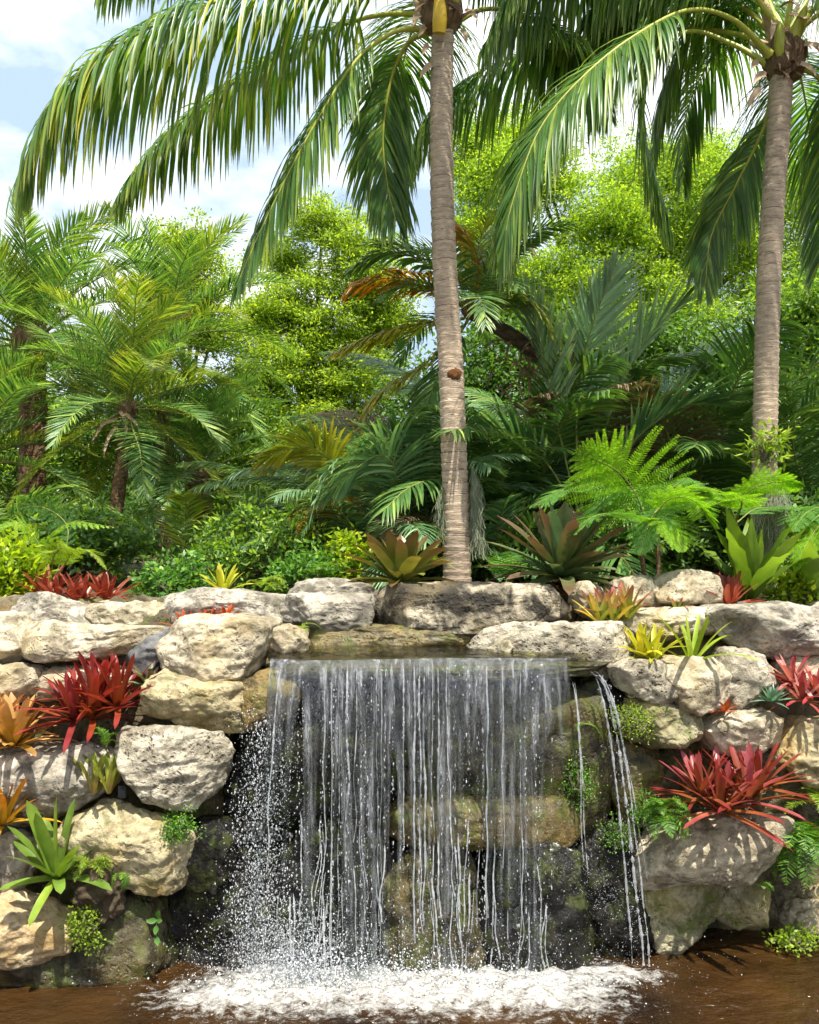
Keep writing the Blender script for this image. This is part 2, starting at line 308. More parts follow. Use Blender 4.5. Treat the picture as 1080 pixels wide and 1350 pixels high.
brom('b_red', (0.34, 0.085, 0.02), (0.28, 0.022, 0.02), (0.17, 0.022, 0.028), 0.2, amt=.7)
brom('b_redorange', (0.50, 0.12, 0.012), (0.40, 0.035, 0.016), (0.45, 0.08, 0.012), 0.4)
brom('b_crimson', (0.30, 0.11, 0.03), (0.27, 0.022, 0.03), (0.30, 0.07, 0.08), 0.25, amt=.5)
brom('b_backred', (0.30, 0.05, 0.02), (0.28, 0.045, 0.035), (0.28, 0.09, 0.05), 0.3)
brom('b_tan', (0.40, 0.25, 0.03), (0.50, 0.27, 0.11), (0.5, 0.3, 0.1), 0.4)
brom('b_orange', (0.36, 0.24, 0.02), (0.52, 0.2, 0.012), (0.46, 0.28, 0.02), 0.35)
brom('b_green', (0.13, 0.22, 0.03), (0.15, 0.24, 0.04), (0.2, 0.28, 0.03), 0.5, tcol=(1.5, 1.5, 0.6))
brom('b_lime', (0.32, 0.22, 0.08), (0.22, 0.30, 0.03), (0.28, 0.34, 0.04), 0.15, tcol=(1.5, 1.5, 0.6))
brom('b_pinktip', (0.28, 0.36, 0.04), (0.45, 0.10, 0.12), (0.45, 0.38, 0.05), 0.4)
brom('b_yellow', (0.36, 0.40, 0.02), (0.46, 0.44, 0.03), (0.55, 0.46, 0.03), 0.4, tcol=(1.5, 1.4, 0.6))
brom('b_strap', (0.25, 0.36, 0.02), (0.30, 0.38, 0.04), (0.36, 0.40, 0.06), 0.4, tcol=(1.5, 1.5, 0.6))
brom('b_teal', (0.12, 0.22, 0.14), (0.2, 0.3, 0.2), None, 0.4, tcol=(1.2, 1.4, 1.0))
brom('b_pink', (0.42, 0.12, 0.09), (0.36, 0.03, 0.05), (0.55, 0.30, 0.26), 0.3, amt=.6)
brom('b_dead', (0.22, 0.13, 0.07), (0.30, 0.2, 0.12), (0.14, 0.07, 0.05), 0.4)

# ---------------------------------------------------------------- setting: ground, pool
def sm(a, b, x): t = np.clip((x - a) / (b - a), 0, 1); return t * t * (3 - 2 * t)
def ground_z(x, y):
    shift = 0.28 * sm(1.0, 1.35, x) + 0.32 * sm(-1.15, -0.85, x) * (1 - sm(1.05, 1.3, x))
    yy = y - shift
    z = np.interp(yy, [4.0, 5.2, 5.40, 5.46, 5.53, 5.68, 5.96, 7.0, 12, 40], [-0.7, -0.55, -0.05, 1.0, 1.5, 1.78, 2.04, 2.08, 2.12, 2.3])
    fall = sm(-1.0, -0.8, x) * (1 - sm(1.1, 1.25, x)) * (1 - sm(5.7, 5.95, y))
    z = np.where(fall > 0.01, np.minimum(z, 1.58 * fall + z * (1 - fall)), z)
    near = np.clip((-1.5 - y) / 1.5, 0, 1); z = z + near * 1.5
    side = np.clip((np.abs(x) - 6.0) / 2.0, 0, 1) * (y < 6); z = np.where(side > 0, np.maximum(z, -0.7 + side * 2.2), z)
    return z
xs = np.unique(np.concatenate([np.linspace(-70, -8, 12), np.linspace(-8, -3, 12), np.linspace(-3.2, 3.2, 260), np.linspace(3, 8, 12), np.linspace(8, 70, 12)]))
ys = np.unique(np.concatenate([np.linspace(-40, -5, 8), np.linspace(-5, 4.8, 14), np.linspace(4.8, 6.4, 130), np.linspace(6.4, 14, 40), np.linspace(14, 160, 24)]))
X, Yg = np.meshgrid(xs, ys); Z = ground_z(X, Yg)
G = np.stack([X, Yg, Z], -1); mask = ((Yg > 5.0) & (Yg < 12))[..., None]
nzv = fbm(G * np.array([2.2, 2.2, 2.2]) + 3, 4); face = sm(5.05, 5.3, Yg) * (1 - sm(6.0, 6.2, Yg)); Z = Z + np.where(Yg > 5.1, 0.05 * nzv, 0) + face * 0.05 * ridged(G * 5 + 2, 3)
G = np.stack([X, Yg + 0.05 * fbm(G * 3 + 40, 3) * mask[..., 0] - face * 0.06 * (ridged(G * 4 + 60, 3) - .4), Z], -1)
nx, ny = len(xs), len(ys); i = np.arange(ny - 1)[:, None] * nx; j = np.arange(nx - 1)[None]
GF = np.stack([i + j, i + j + 1, i + nx + j + 1, i + nx + j], -1).reshape(-1, 4)
rk = (face.ravel()[GF].mean(1) > 0.4)
GROUND = tag(link('ground', mk_mesh('ground', [(G.reshape(-1, 3), GF[~rk], 0, None), (G.reshape(-1, 3), GF[rk], 1, None)], [M['soil'], M['bank']])), 'dark leaf litter and soil of the planted bank', None, kind='structure')

def water_mat():
    m, t = mat('tannin_water'); g = N_(t, 'NewGeometry').outputs['Position']
    sx = N_(t, 'SeparateXYZ'); t.links.new(g, sx.inputs[0])
    n1 = N_(t, 'TexNoise', Scale=1.3, Detail=4.0); t.links.new(g, n1.inputs['Vector'])
    c = ramp(t, n1.outputs[0], [(0.35, (0.011, 0.005, 0.0018)), (0.7, (0.052, 0.025, 0.007))])
    # froth churned up at the foot of the fall
    fo = N_(t, 'Attribute', attribute_name='along').outputs['Fac']
    mp = N_(t, 'Mapping'); mp.inputs['Scale'].default_value = (1.0, 1.5, 1.0); t.links.new(g, mp.inputs['Vector'])
    n2 = N_(t, 'TexNoise', Scale=15.0, Detail=12.0, Roughness=0.78, Distortion=0.0); t.links.new(mp.outputs[0], n2.inputs['Vector'])
    s = math_(t, 'ADD', math_(t, 'MULTIPLY', fo, 0.70), math_(t, 'MULTIPLY', math_(t, 'SUBTRACT', n2.outputs[0], 0.5), 2.2))
    f = ramp(t, s, [(0.30, (0, 0, 0)), (1.05, (1, 1, 1))])
    c = mixc(t, f, c, (0.55, 0.54, 0.50))
    n3 = N_(t, 'TexNoise', Scale=8.0, Detail=4.0, Roughness=0.6); t.links.new(mp.outputs[0], n3.inputs['Vector'])
    bm = N_(t, 'Bump', Strength=1.0, Distance=0.05); t.links.new(n3.outputs[0], bm.inputs['Height'])
    b = N_(t, 'BsdfPrincipled', IOR=1.33); t.links.new(c, b.inputs['Base Color']); t.links.new(bm.outputs[0], b.inputs['Normal'])
    t.links.new(math_(t, 'MULTIPLY_ADD', f, 0.6), b.inputs['Roughness']); b.inputs['Roughness'].links[0].from_node.inputs[2].default_value = 0.06
    t.links.new(b.outputs[0], N_(t, 'OutputMaterial').inputs[0]); return m
xs = np.unique(np.concatenate([np.linspace(-7, -2.6, 14), np.linspace(-2.6, 2.8, 260), np.linspace(2.8, 7, 14)]))
ys = np.unique(np.concatenate([np.linspace(-2.2, 3.8, 16), np.linspace(3.8, 6.2, 120)]))
X, Yg = np.meshgrid(xs, ys)
def foam_amt(x, y):
    d = np.sqrt((np.maximum(np.abs(x - 0.02) - 0.80, 0) / 0.42) ** 2 + (np.maximum(np.abs(y - 4.88) - 0.12, 0) / 0.26) ** 2)
    a = np.exp(-d ** 2 * 1.1)
    b = 0.75 * np.exp(-(((x - 1.28) / 0.22) ** 2 + ((y - 5.0) / 0.10) ** 2)) + 0.5 * np.exp(-(((x + 1.25) / 0.3) ** 2 + ((y - 4.75) / 0.2) ** 2))
    return np.clip(a + b, 0, 1)
FA = foam_amt(X, Yg); q = np.stack([X, Yg, 0 * X], -1)
rd = np.hypot(X - 0.05, (Yg - 5.0) * 1.3); Z = 0.010 * fbm(q * np.array([5, 8, 1]), 3) + 0.005 * np.sin(rd * 34 + 2.5 * perlin(q * 2)) * np.exp(-np.maximum(rd - .9, 0) * .8) + FA * (0.02 + 0.055 * fbm(q * np.array([7, 10, 1]) + 5, 3, 0.5)) + 0.02 * FA ** 3
nx, ny = len(xs), len(ys); i = np.arange(ny - 1)[:, None] * nx; j = np.arange(nx - 1)[None]
PF = np.stack([i + j, i + j + 1, i + nx + j + 1, i + nx + j], -1).reshape(-1, 4)
M['pool'] = water_mat()
tag(link('pool_water', mk_mesh('pool_water', [(np.stack([X, Yg, Z], -1).reshape(-1, 3), PF, 0, FA.ravel())], M['pool'])), 'brown tannin coloured pool with white froth under the fall', None, kind='structure')

# ---------------------------------------------------------------- boulders
import bmesh
_ico = {}
def ico(sub):
    if sub not in _ico:
        b = bmesh.new(); bmesh.ops.create_icosphere(b, subdivisions=sub, radius=1.0)
        _ico[sub] = (np.array([v.co[:] for v in b.verts]), np.array([[v.index for v in f.verts] for f in b.faces])); b.free()
    return _ico[sub]
def boulder(name, label, poly, Y, dep, m, seed, sub=5, n=3.5, facets=9, rough=1.0, cat='boulder', group=None, back=0.0):
    pp = np.array([P(px, py, Y)[[0, 2]] for px, py in poly]); pp = pp.mean(0) + (pp - pp.mean(0)) * 1.09; c = np.array([(pp[:, 0].min() + pp[:, 0].max()) / 2, (pp[:, 1].min() + pp[:, 1].max()) / 2])
    rs = np.random.default_rng(seed)
    th = np.linspace(-math.pi, math.pi, 181); rad = np.zeros(181)
    A = pp - c; B = np.roll(A, -1, 0) - A
    for k, a in enumerate(th):
        d = np.array([math.cos(a), math.sin(a)]); den = d[0] * B[:, 1] - d[1] * B[:, 0]; den = np.where(np.abs(den) < 1e-9, 1e-9, den)
        s = (A[:, 0] * B[:, 1] - A[:, 1] * B[:, 0]) / den; u = (A[:, 0] * d[1] - A[:, 1] * d[0]) / den
        ok = (s > 0) & (u >= -1e-6) & (u <= 1 + 1e-6); rad[k] = s[ok].max() if ok.any() else rad[k - 1]
    ker = np.array([1, 2, 3, 2, 1]) / 9.0; rad = np.convolve(np.concatenate([rad[-3:-1], rad, rad[1:3]]), ker, 'valid')
    D, F = ico(sub); t = np.arctan2(D[:, 2], D[:, 0]); rho = np.hypot(D[:, 0], D[:, 2]); r = np.interp(t, th, rad)
    k = (np.abs(rho) ** n + np.abs(D[:, 1]) ** n) ** (-1 / n)
    V = np.stack([r * rho * k * np.cos(t), dep * D[:, 1] * k, r * rho * k * np.sin(t)], 1)
    size = rad.mean(); ext = np.array([rad.mean(), dep, rad.mean()])
    for f in range(facets + 5):                                   # broken faces, mostly towards the front and top
        nn = norm(rs.normal(size=3) * np.array([0.8, 0.9, 0.8]) + np.array([0, -0.7, 0.1])); d = V @ nn
        h = d.max() * rs.uniform(0.70, 0.93); V = V - np.maximum(d - h, 0)[:, None] * nn * 0.85
    q = V / max(size, 0.08); off = rs.uniform(0, 60, 3); Nn = norm(V / np.array([max(size, .01), dep, max(size, .01)]) ** 2)
    disp = 0.10 * fbm(q * 1.4 + off, 3) + 0.045 * ridged(q * np.array([1.9, 2.2, 4.2]) + 0.5 * perlin(q * 2 + off)[:, None] + off + 7, 3) - 0.16 * np.clip(perlin(q * 2.1 + off + 21) - 0.12, 0, 1)
    w = V + 0
    disp2 = 0.011 * fbm(w * 12 + off, 4, 0.55) - 0.014 * np.clip(ridged(w * 11 + off + 3, 2) - 0.75, 0, 1) - 0.020 * np.clip(perlin(w * 24 + off) - 0.2, 0, 1)
    V = V + Nn * (disp * size * rough + disp2 * min(1.0, size / 0.12 + 0.25) * rough)[:, None]
    for ax, k2 in ((0, 0), (2, 1)):                               # keep the traced width and height
        lo, hi = V[:, ax].min(), V[:, ax].max(); tl, th2 = (pp[:, k2] - c[k2]).min(), (pp[:, k2] - c[k2]).max(); V[:, ax] = tl + (V[:, ax] - lo) / (hi - lo) * (th2 - tl)
    o = link(name, mk_mesh(name, [(V, F, 0, None)], M[m] if isinstance(m, str) else m), None, (c[0], Y + back, c[1]))
    return tag(o, label, cat, group)
ROCKS = [
 # label, polygon in photo pixels, distance, half depth, material
 ('rounded grey weathered boulder behind the long cream boulder on the upper left', [(10,799),(31,783),(77,782),(102,791),(126,809),(134,821),(128,834),(71,836),(20,834),(8,815)], 5.8, .16, 'grey'),
 ('flat topped cream rock in the upper left row beside the rounded grey boulder', [(108,793),(143,792),(222,793),(228,832),(130,836),(112,818)], 5.9, .17, 'cream'),
 ('blocky cream boulder cut by the left picture edge above the bromeliads', [(-60,812),(0,808),(22,809),(37,822),(38,868),(12,876),(-60,876)], 5.5, .17, 'cream'),
 ('long pale cream boulder at left above the largest red bromeliad', [(26,855),(34,828),(81,819),(122,825),(160,827),(222,829),(192,848),(165,862),(130,870),(88,874),(57,872),(33,868)], 5.5, .16, 'cream'),
 ('smooth dark slate coloured stone wedged left of the large spout boulder', [(170,868),(196,846),(237,829),(247,842),(228,858),(208,888),(182,890)], 5.48, .10, 'slate'),
 ('cream rock at the left edge under the blocky boulder and behind orange bromeliad', [(-50,876),(26,874),(58,885),(60,908),(45,925),(-50,925)], 5.42, .15, 'cream'),
 ('low pale rock mostly hidden behind the largest red bromeliad', [(53,895),(82,879),(115,876),(160,880),(165,920),(60,922)], 5.45, .14, 'cream'),
 ('large cream boulder with shaded face overhanging the left side of the waterfall', [(210,862),(230,843),(246,818),(273,814),(335,817),(363,823),(360,858),(344,882),(318,899),(287,906),(256,904),(244,886),(218,882)], 5.33, .20, 'cream'),
 ('small rounded cream stone at the left corner of the waterfall lip', [(353,858),(362,827),(380,824),(400,836),(406,855),(390,872),(358,872)], 5.42, .12, 'cream'),
 ('ochre stained boulder under the large overhanging boulder left of the fall', [(192,911),(213,886),(250,878),(300,893),(325,904),(331,928),(327,950),(305,961),(270,958),(236,950),(205,937)], 5.24, .19, 'ochre'),
 ('wet mossy rock shedding water beside the ochre stained boulder', [(315,905),(350,884),(378,888),(396,915),(380,945),(325,958)], 5.24, .15, 'wetochre'),
 ('rough round cream boulder left of the fall with a fern tucked under it', [(160,980),(183,961),(215,955),(255,956),(282,964),(302,990),(292,1030),(264,1060),(210,1060),(178,1037),(158,1012)], 5.13, .20, 'pitted'),
 ('grey streaked slab on the left below the orange bromeliad', [(-60,1000),(20,991),(60,984),(120,982),(162,991),(160,1020),(125,1047),(85,1072),(60,1088),(25,1088),(-60,1065)], 5.2, .20, 'grey'),
 ('wedge shaped ledge rock with yellow brown face above the dark hollow on the left', [(80,1087),(118,1065),(166,1060),(207,1076),(243,1100),(254,1138),(233,1164),(193,1172),(140,1140),(89,1110)], 5.06, .18, 'ochre'),
 ('dark wet rock running from the yellow brown ledge into the left spray', [(235,1090),(290,1080),(318,1105),(312,1150),(285,1172),(235,1165)], 5.16, .16, 'wetshade'),
 ('small grey stone at the left edge behind the green rosette', [(-50,1130),(18,1100),(46,1120),(38,1160),(15,1180),(-50,1180)], 5.08, .12, 'grey'),
 ('broad sunlit tan ledge rock at the bottom left waterline', [(-90,1182),(30,1184),(75,1204),(104,1212),(98,1244),(60,1262),(-90,1278)], 4.94, .20, 'tan'),
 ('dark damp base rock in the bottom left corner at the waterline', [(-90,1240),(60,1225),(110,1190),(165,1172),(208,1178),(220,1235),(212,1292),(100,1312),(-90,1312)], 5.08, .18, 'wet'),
 ('long dark grey slab in the upper row left of the central cap stone', [(206,806),(240,788),(275,778),(310,776),(345,783),(395,788),(402,818),(360,828),(280,828),(228,824)], 5.9, .17, 'grey'),
 ('grey banded rock between the long slab and the central cap stone', [(370,800),(385,784),(440,781),(480,787),(490,805),(482,824),(455,832),(420,832),(393,824)], 5.82, .17, 'grey'),
 ('flat grey rock lying on top of the banded rock by the large green bromeliad', [(382,781),(392,769),(410,763),(445,763),(478,770),(494,782),(490,794),(440,796),(390,796)], 5.98, .14, 'grey'),
 ('wide black stained cap stone centred above the waterfall', [(493,800),(503,778),(525,769),(660,769),(731,772),(750,788),(756,805),(738,822),(700,825),(640,834),(556,834),(533,838),(503,828)], 5.86, .24, 'streaked'),
 ('shaded tan rock ledge directly behind the waterfall lip', [(392,834),(460,824),(560,826),(650,832),(664,850),(650,872),(400,872)], 5.76, .12, 'wetochre'),  # darker wet material stands in for the shade on this tan ledge
 ('long pitted pale boulder curving round the right corner of the waterfall lip', [(626,838),(650,833),(695,823),(745,825),(773,823),(804,820),(831,834),(839,851),(835,868),(820,876),(806,890),(790,896),(772,878),(758,868),(727,864),(675,864),(650,858)], 5.46, .15, 'pitted'),
 ('small pale pebble at the water edge in front of the long pitted boulder', [(644,856),(653,845),(668,844),(678,857),(662,864)], 5.34, .05, 'cream'),
 ('small rounded cream stone right of the central cap stone', [(752,785),(762,771),(775,767),(796,774),(803,798),(792,817),(760,812)], 5.9, .13, 'cream'),
 ('mossy topped cream stone below the tree ferns', [(799,778),(815,764),(840,759),(868,763),(878,785),(870,803),(840,806),(806,803)], 6.0, .15, 'cream'),
 ('angular cream boulder left of the small red bromeliad in the upper right row', [(860,775),(880,759),(905,752),(930,754),(947,764),(949,785),(940,802),(915,807),(868,801)], 5.98, .17, 'cream'),
 ('pale low boulder behind the yellow green bromeliads on the right', [(816,812),(840,801),(875,801),(925,803),(946,811),(950,820),(942,837),(905,845),(838,846),(820,832)], 5.78, .14, 'cream'),
 ('very large grey and cream boulder at the upper right picture edge', [(930,803),(945,796),(1000,794),(1060,796),(1130,803),(1140,850),(1080,866),(1025,869),(1005,862),(960,844),(944,822)], 5.75, .24, 'grey'),
 ('white rounded boulder right of the waterfall lip with a dark notch', [(802,880),(825,870),(865,872),(887,889),(899,905),(895,928),(868,930),(845,920),(813,904)], 5.32, .16, 'pitted'),
 ('cream boulder under the yellow green bromeliads beside the white rounded boulder', [(863,873),(895,866),(930,870),(953,883),(960,900),(952,916),(935,933),(913,939),(893,932),(880,905)], 5.37, .17, 'cream'),
 ('round grey ringed boulder left of the teal rosette', [(933,872),(965,856),(995,861),(1019,877),(1026,900),(1006,930),(973,936),(948,916)], 5.52, .17, 'pitted'),
 ('shaded cream rock below the very large boulder at the right edge', [(1020,875),(1040,864),(1130,865),(1130,915),(1040,915),(1020,902)], 5.68, .14, 'cream'),
 ('moss covered rock hanging under the white rounded boulder on the right', [(810,935),(830,921),(865,924),(900,934),(927,944),(931,962),(912,979),(860,984),(820,974)], 5.36, .17, 'mossy'),
 ('cream block above the largest red bromeliad on the right bank', [(920,948),(945,935),(985,934),(1010,935),(1029,951),(1026,974),(1000,992),(930,990)], 5.42, .16, 'cream'),
 ('yellowish crumbly rock at the right edge behind the red bromeliad', [(1016,962),(1045,951),(1130,948),(1130,1035),(1050,1035),(1022,1010)], 5.46, .16, 'ochre'),
 ('shaded brown rock behind the right hand trickle of water', [(792,985),(812,972),(852,970),(872,1000),(868,1045),(850,1085),(812,1088),(790,1040)], 5.48, .15, 'wetochre'),
 ('dark damp rock behind the largest red bromeliad clump', [(860,985),(930,980),(1030,990),(1045,1050),(1020,1085),(870,1085),(850,1040)], 5.52, .12, 'wet'),
 ('overhanging cream ledge rock under the largest red bromeliad clump', [(838,1132),(865,1090),(910,1077),(975,1074),(1025,1075),(1034,1085),(1014,1110),(1006,1130),(990,1147),(975,1158),(955,1158),(930,1150),(890,1155),(860,1172),(842,1172)], 5.28, .24, 'cream'),
 ('mossy brown boulder at the waterline right of the fall', [(840,1190),(856,1140),(900,1128),(942,1148),(954,1195),(930,1215),(916,1246),(875,1256),(842,1244)], 5.40, .17, 'mossy'),
 ('rounded mossy stone in the shade under the overhanging ledge', [(936,1168),(955,1146),(995,1150),(1009,1182),(1005,1216),(970,1222),(942,1206)], 5.46, .15, 'mossy'),
 ('pale stone at the waterline by the right picture edge', [(1034,1212),(1055,1191),(1120,1188),(1125,1226),(1060,1232),(1038,1226)], 5.55, .12, 'cream'),
 ('smaller brown stone above the pale waterline stone at right', [(1052,1185),(1080,1162),(1120,1160),(1122,1198),(1068,1202)], 5.66, .11, 'ochre'),
]
for k, (lab, poly, Y, dep, m) in enumerate(ROCKS):
    w = max(p[0] for p in poly) - min(p[0] for p in poly)
    boulder('boulder' if w > 60 else 'stone', lab, poly, Y, dep, m, 100 + k, sub=6 if w > 110 else 5 if w > 40 else 4, cat='boulder' if w > 60 else 'stone')
WET = [
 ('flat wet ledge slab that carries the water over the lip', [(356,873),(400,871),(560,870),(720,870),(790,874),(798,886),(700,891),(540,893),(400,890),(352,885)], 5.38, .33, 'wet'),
 ('wet rock darkened for shade behind the upper left of the water curtain', [(325,905),(420,895),(540,900),(575,960),(550,1060),(430,1085),(340,1070),(310,970)], 5.47, .2, 'wetshade'),
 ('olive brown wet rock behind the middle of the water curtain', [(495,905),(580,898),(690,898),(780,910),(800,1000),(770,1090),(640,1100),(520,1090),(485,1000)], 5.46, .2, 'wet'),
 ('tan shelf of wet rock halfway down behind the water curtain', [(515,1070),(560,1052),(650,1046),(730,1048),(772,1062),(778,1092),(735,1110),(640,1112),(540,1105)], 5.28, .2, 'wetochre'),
 ('wet rock blackened for shade low on the left behind the spray', [(210,1175),(280,1150),(380,1120),(420,1180),(410,1290),(330,1330),(215,1320)], 5.32, .2, 'wetshade'),
 ('humped wet rock at the foot of the curtain left of centre', [(370,1130),(430,1085),(510,1090),(535,1150),(530,1260),(500,1320),(390,1320),(360,1220)], 5.22, .17, 'wetshade'),
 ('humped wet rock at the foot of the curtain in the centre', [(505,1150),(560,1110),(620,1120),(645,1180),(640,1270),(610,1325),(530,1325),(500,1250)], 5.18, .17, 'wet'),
 ('humped wet rock at the foot of the curtain right of centre', [(620,1150),(680,1105),(750,1110),(775,1180),(765,1280),(720,1325),(640,1320),(612,1240)], 5.2, .17, 'wetshade'),
 ('wet rock blackened for shade low on the right behind the thin trickle', [(745,1110),(800,1085),(850,1100),(865,1180),(858,1260),(810,1290),(750,1280),(735,1190)], 5.42, .18, 'wetshade'),
 ('wet rock darkened for shade under the right corner of the lip', [(735,905),(800,895),(825,930),(822,985),(780,1030),(735,1010)], 5.5, .15, 'wetshade'),
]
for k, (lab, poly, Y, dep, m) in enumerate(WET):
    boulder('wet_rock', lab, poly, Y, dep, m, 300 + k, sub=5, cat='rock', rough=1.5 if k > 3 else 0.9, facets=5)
boulder('soil_clump', 'clod of dark rooty soil hanging below the green rosette on the left', [(92,1150),(108,1128),(150,1138),(163,1175),(152,1212),(118,1218),(95,1185)], 4.92, .09, 'soil', 400, 5, 2.2, 3, 2.5, 'soil')

# the same stone facing goes on along the bank to both sides
for sgn in (-1, 1):
    rs = random.Random(5 + sgn); Y0 = 5.0; k = 0
    for row, (zc, yc, hh) in enumerate(((0.25, 5.34, .27), (0.72, 5.40, .24), (1.12, 5.44, .20), (1.48, 5.52, .18), (1.78, 5.68, .15), (1.98, 5.88, .11))):
        x = 2.62 + 0.15 * (row % 2)
        while x < 4.6:
            w = rs.uniform(.28, .5); cx = sgn * (x + w / 2); yy = yc + (0.28 if sgn > 0 else 0.0); pts = []
            for a in range(9):
                t = a / 9 * 2 * math.pi; pts.append((540 + (cx + math.cos(t) * w * .54 * rs.uniform(.85, 1.1)) / yy * FPX, HZ + (CAMZ - zc - math.sin(t) * hh * rs.uniform(.85, 1.1)) / yy * FPX))
            o = boulder('stone', None, pts, yy, .17, rs.choice(['cream', 'cream', 'pitted', 'grey', 'ochre']), 600 + k + row * 20 + (sgn > 0) * 200, sub=4, cat=None); o.parent = GROUND
            x += w; k += 1

# ---------------------------------------------------------------- waterfall
def sheet_mat():
    m, t = mat('falling_water'); g = N_(t, 'TexCoord').outputs['Object']; mp = N_(t, 'Mapping'); mp.inputs['Scale'].default_value = (27, 27, 0.55)
    t.links.new(g, mp.inputs['Vector']); n = N_(t, 'TexNoise', Scale=1.0, Detail=6.0, Roughness=0.6); t.links.new(mp.outputs[0], n.inputs['Vector'])
    mp2 = N_(t, 'Mapping'); mp2.inputs['Scale'].default_value = (70, 70, 9); t.links.new(g, mp2.inputs['Vector'])
    n2 = N_(t, 'TexNoise', Scale=1.0, Detail=5.0, Roughness=0.7); t.links.new(mp2.outputs[0], n2.inputs['Vector'])
    f = math_(t, 'MULTIPLY', ramp(t, n.outputs[0], [(0.47, (0, 0, 0)), (0.62, (1, 1, 1))]), ramp(t, n2.outputs[0], [(0.38, (0.1, 0.1, 0.1)), (0.62, (1, 1, 1))]))
    bm = N_(t, 'Bump', Strength=0.8, Distance=0.05); t.links.new(math_(t, 'ADD', n.outputs[0], math_(t, 'MULTIPLY', n2.outputs[0], 0.35)), bm.inputs['Height'])
    tr = N_(t, 'BsdfTransparent', Color=(0.90, 0.94, 0.93, 1)); gl = N_(t, 'BsdfGlossy', Roughness=0.10); t.links.new(bm.outputs[0], gl.inputs['Normal'])
    gl.inputs['Color'].default_value = (0.95, 0.97, 1, 1)
    lw = N_(t, 'LayerWeight', Blend=0.35); t.links.new(bm.outputs[0], lw.inputs['Normal'])
    rf = math_(t, 'MULTIPLY_ADD', lw.outputs['Fresnel'], 0.9); rf.node.inputs[2].default_value = 0.11
    a = N_(t, 'MixShader'); t.links.new(math_(t, 'MULTIPLY', rf, N_(t, 'Attribute', attribute_name='along').outputs['Fac']), a.inputs[0])
    t.links.new(tr.outputs[0], a.inputs[1]); t.links.new(gl.outputs[0], a.inputs[2])
    d = N_(t, 'BsdfDiffuse', Color=(0.86, 0.89, 0.92, 1)); s = N_(t, 'BsdfTranslucent', Color=(0.86, 0.89, 0.92, 1)); w = N_(t, 'MixShader'); w.inputs[0].default_value = 0.45
    t.links.new(d.outputs[0], w.inputs[1]); t.links.new(s.outputs[0], w.inputs[2])
    film = N_(t, 'Attribute', attribute_name='along').outputs['Fac']; wf = math_(t, 'MULTIPLY', film, 0.42)
    o = N_(t, 'MixShader'); t.links.new(math_(t, 'MULTIPLY', f, wf), o.inputs[0]); t.links.new(a.outputs[0], o.inputs[1]); t.links.new(w.outputs[0], o.inputs[2])
    t.links.new(o.outputs[0], N_(t, 'OutputMaterial').inputs[0]); return m
def drop_mat(name, white):
    m, t = mat(name); g = N_(t, 'BsdfGlass', IOR=1.33, Roughness=0.02); tr = N_(t, 'BsdfTransparent', Color=(0.95, 0.97, 0.97, 1))
    g0 = N_(t, 'MixShader'); g0.inputs[0].default_value = 0.35; t.links.new(g.outputs[0], g0.inputs[1]); t.links.new(tr.outputs[0], g0.inputs[2])
    d = N_(t, 'BsdfPrincipled', Roughness=0.15); d.inputs['Base Color'].default_value = (0.70, 0.72, 0.74, 1)
    rnd = N_(t, 'NewGeometry').outputs['Random Per Island']
    o = N_(t, 'MixShader'); t.links.new(ramp(t, rnd, [(0, (white - 0.3,) * 3), (1, (min(1, white + 0.3),) * 3)]), o.inputs[0])
    t.links.new(g0.outputs[0], o.inputs[1]); t.links.new(d.outputs[0], o.inputs[2]); t.links.new(o.outputs[0], N_(t, 'OutputMaterial').inputs[0]); return m
M['sheet'] = sheet_mat(); M['drop'] = drop_mat('water_drop', 0.40); M['strand'] = drop_mat('water_strand', 0.22); M['froth'] = drop_mat('froth', 0.85)
def stream_mat():
    m, t = mat('stream_water'); g = N_(t, 'TexCoord').outputs['Object']; mp = N_(t, 'Mapping'); mp.inputs['Scale'].default_value = (5, 14, 5); t.links.new(g, mp.inputs['Vector'])
    n = N_(t, 'TexNoise', Scale=1.0, Detail=4.0); t.links.new(mp.outputs[0], n.inputs['Vector']); bm = N_(t, 'Bump', Strength=0.5, Distance=0.03); t.links.new(n.outputs[0], bm.inputs['Height'])
    tr = N_(t, 'BsdfTransparent', Color=(0.72, 0.74, 0.5, 1)); gl = N_(t, 'BsdfGlossy', Roughness=0.05); t.links.new(bm.outputs[0], gl.inputs['Normal'])
    fr = N_(t, 'Fresnel', IOR=1.33); t.links.new(bm.outputs[0], fr.inputs['Normal']); a = N_(t, 'MixShader'); t.links.new(fr.outputs[0], a.inputs[0])
    t.links.new(tr.outputs[0], a.inputs[1]); t.links.new(gl.outputs[0], a.inputs[2]); t.links.new(a.outputs[0], N_(t, 'OutputMaterial').inputs[0]); return m
M['stream'] = stream_mat()
LIPZ = P(0, 869, 5.0)[2]
def lip_y(x):      # front edge of the lip seen from above
    return 5.03 + 0.06 * np.sin(x * 3.1 + 0.4) + 0.22 * sm(0.75, 1.1, x) + 0.10 * sm(-0.55, -0.85, x) + 0.025 * perlin(np.stack([x * 7, x * 0, x * 0], -1))
WF = thing('waterfall', 'broad clear waterfall curtain dropping over the stone lip into the pool', 'waterfall', (0.1, 5.0, 0.0))
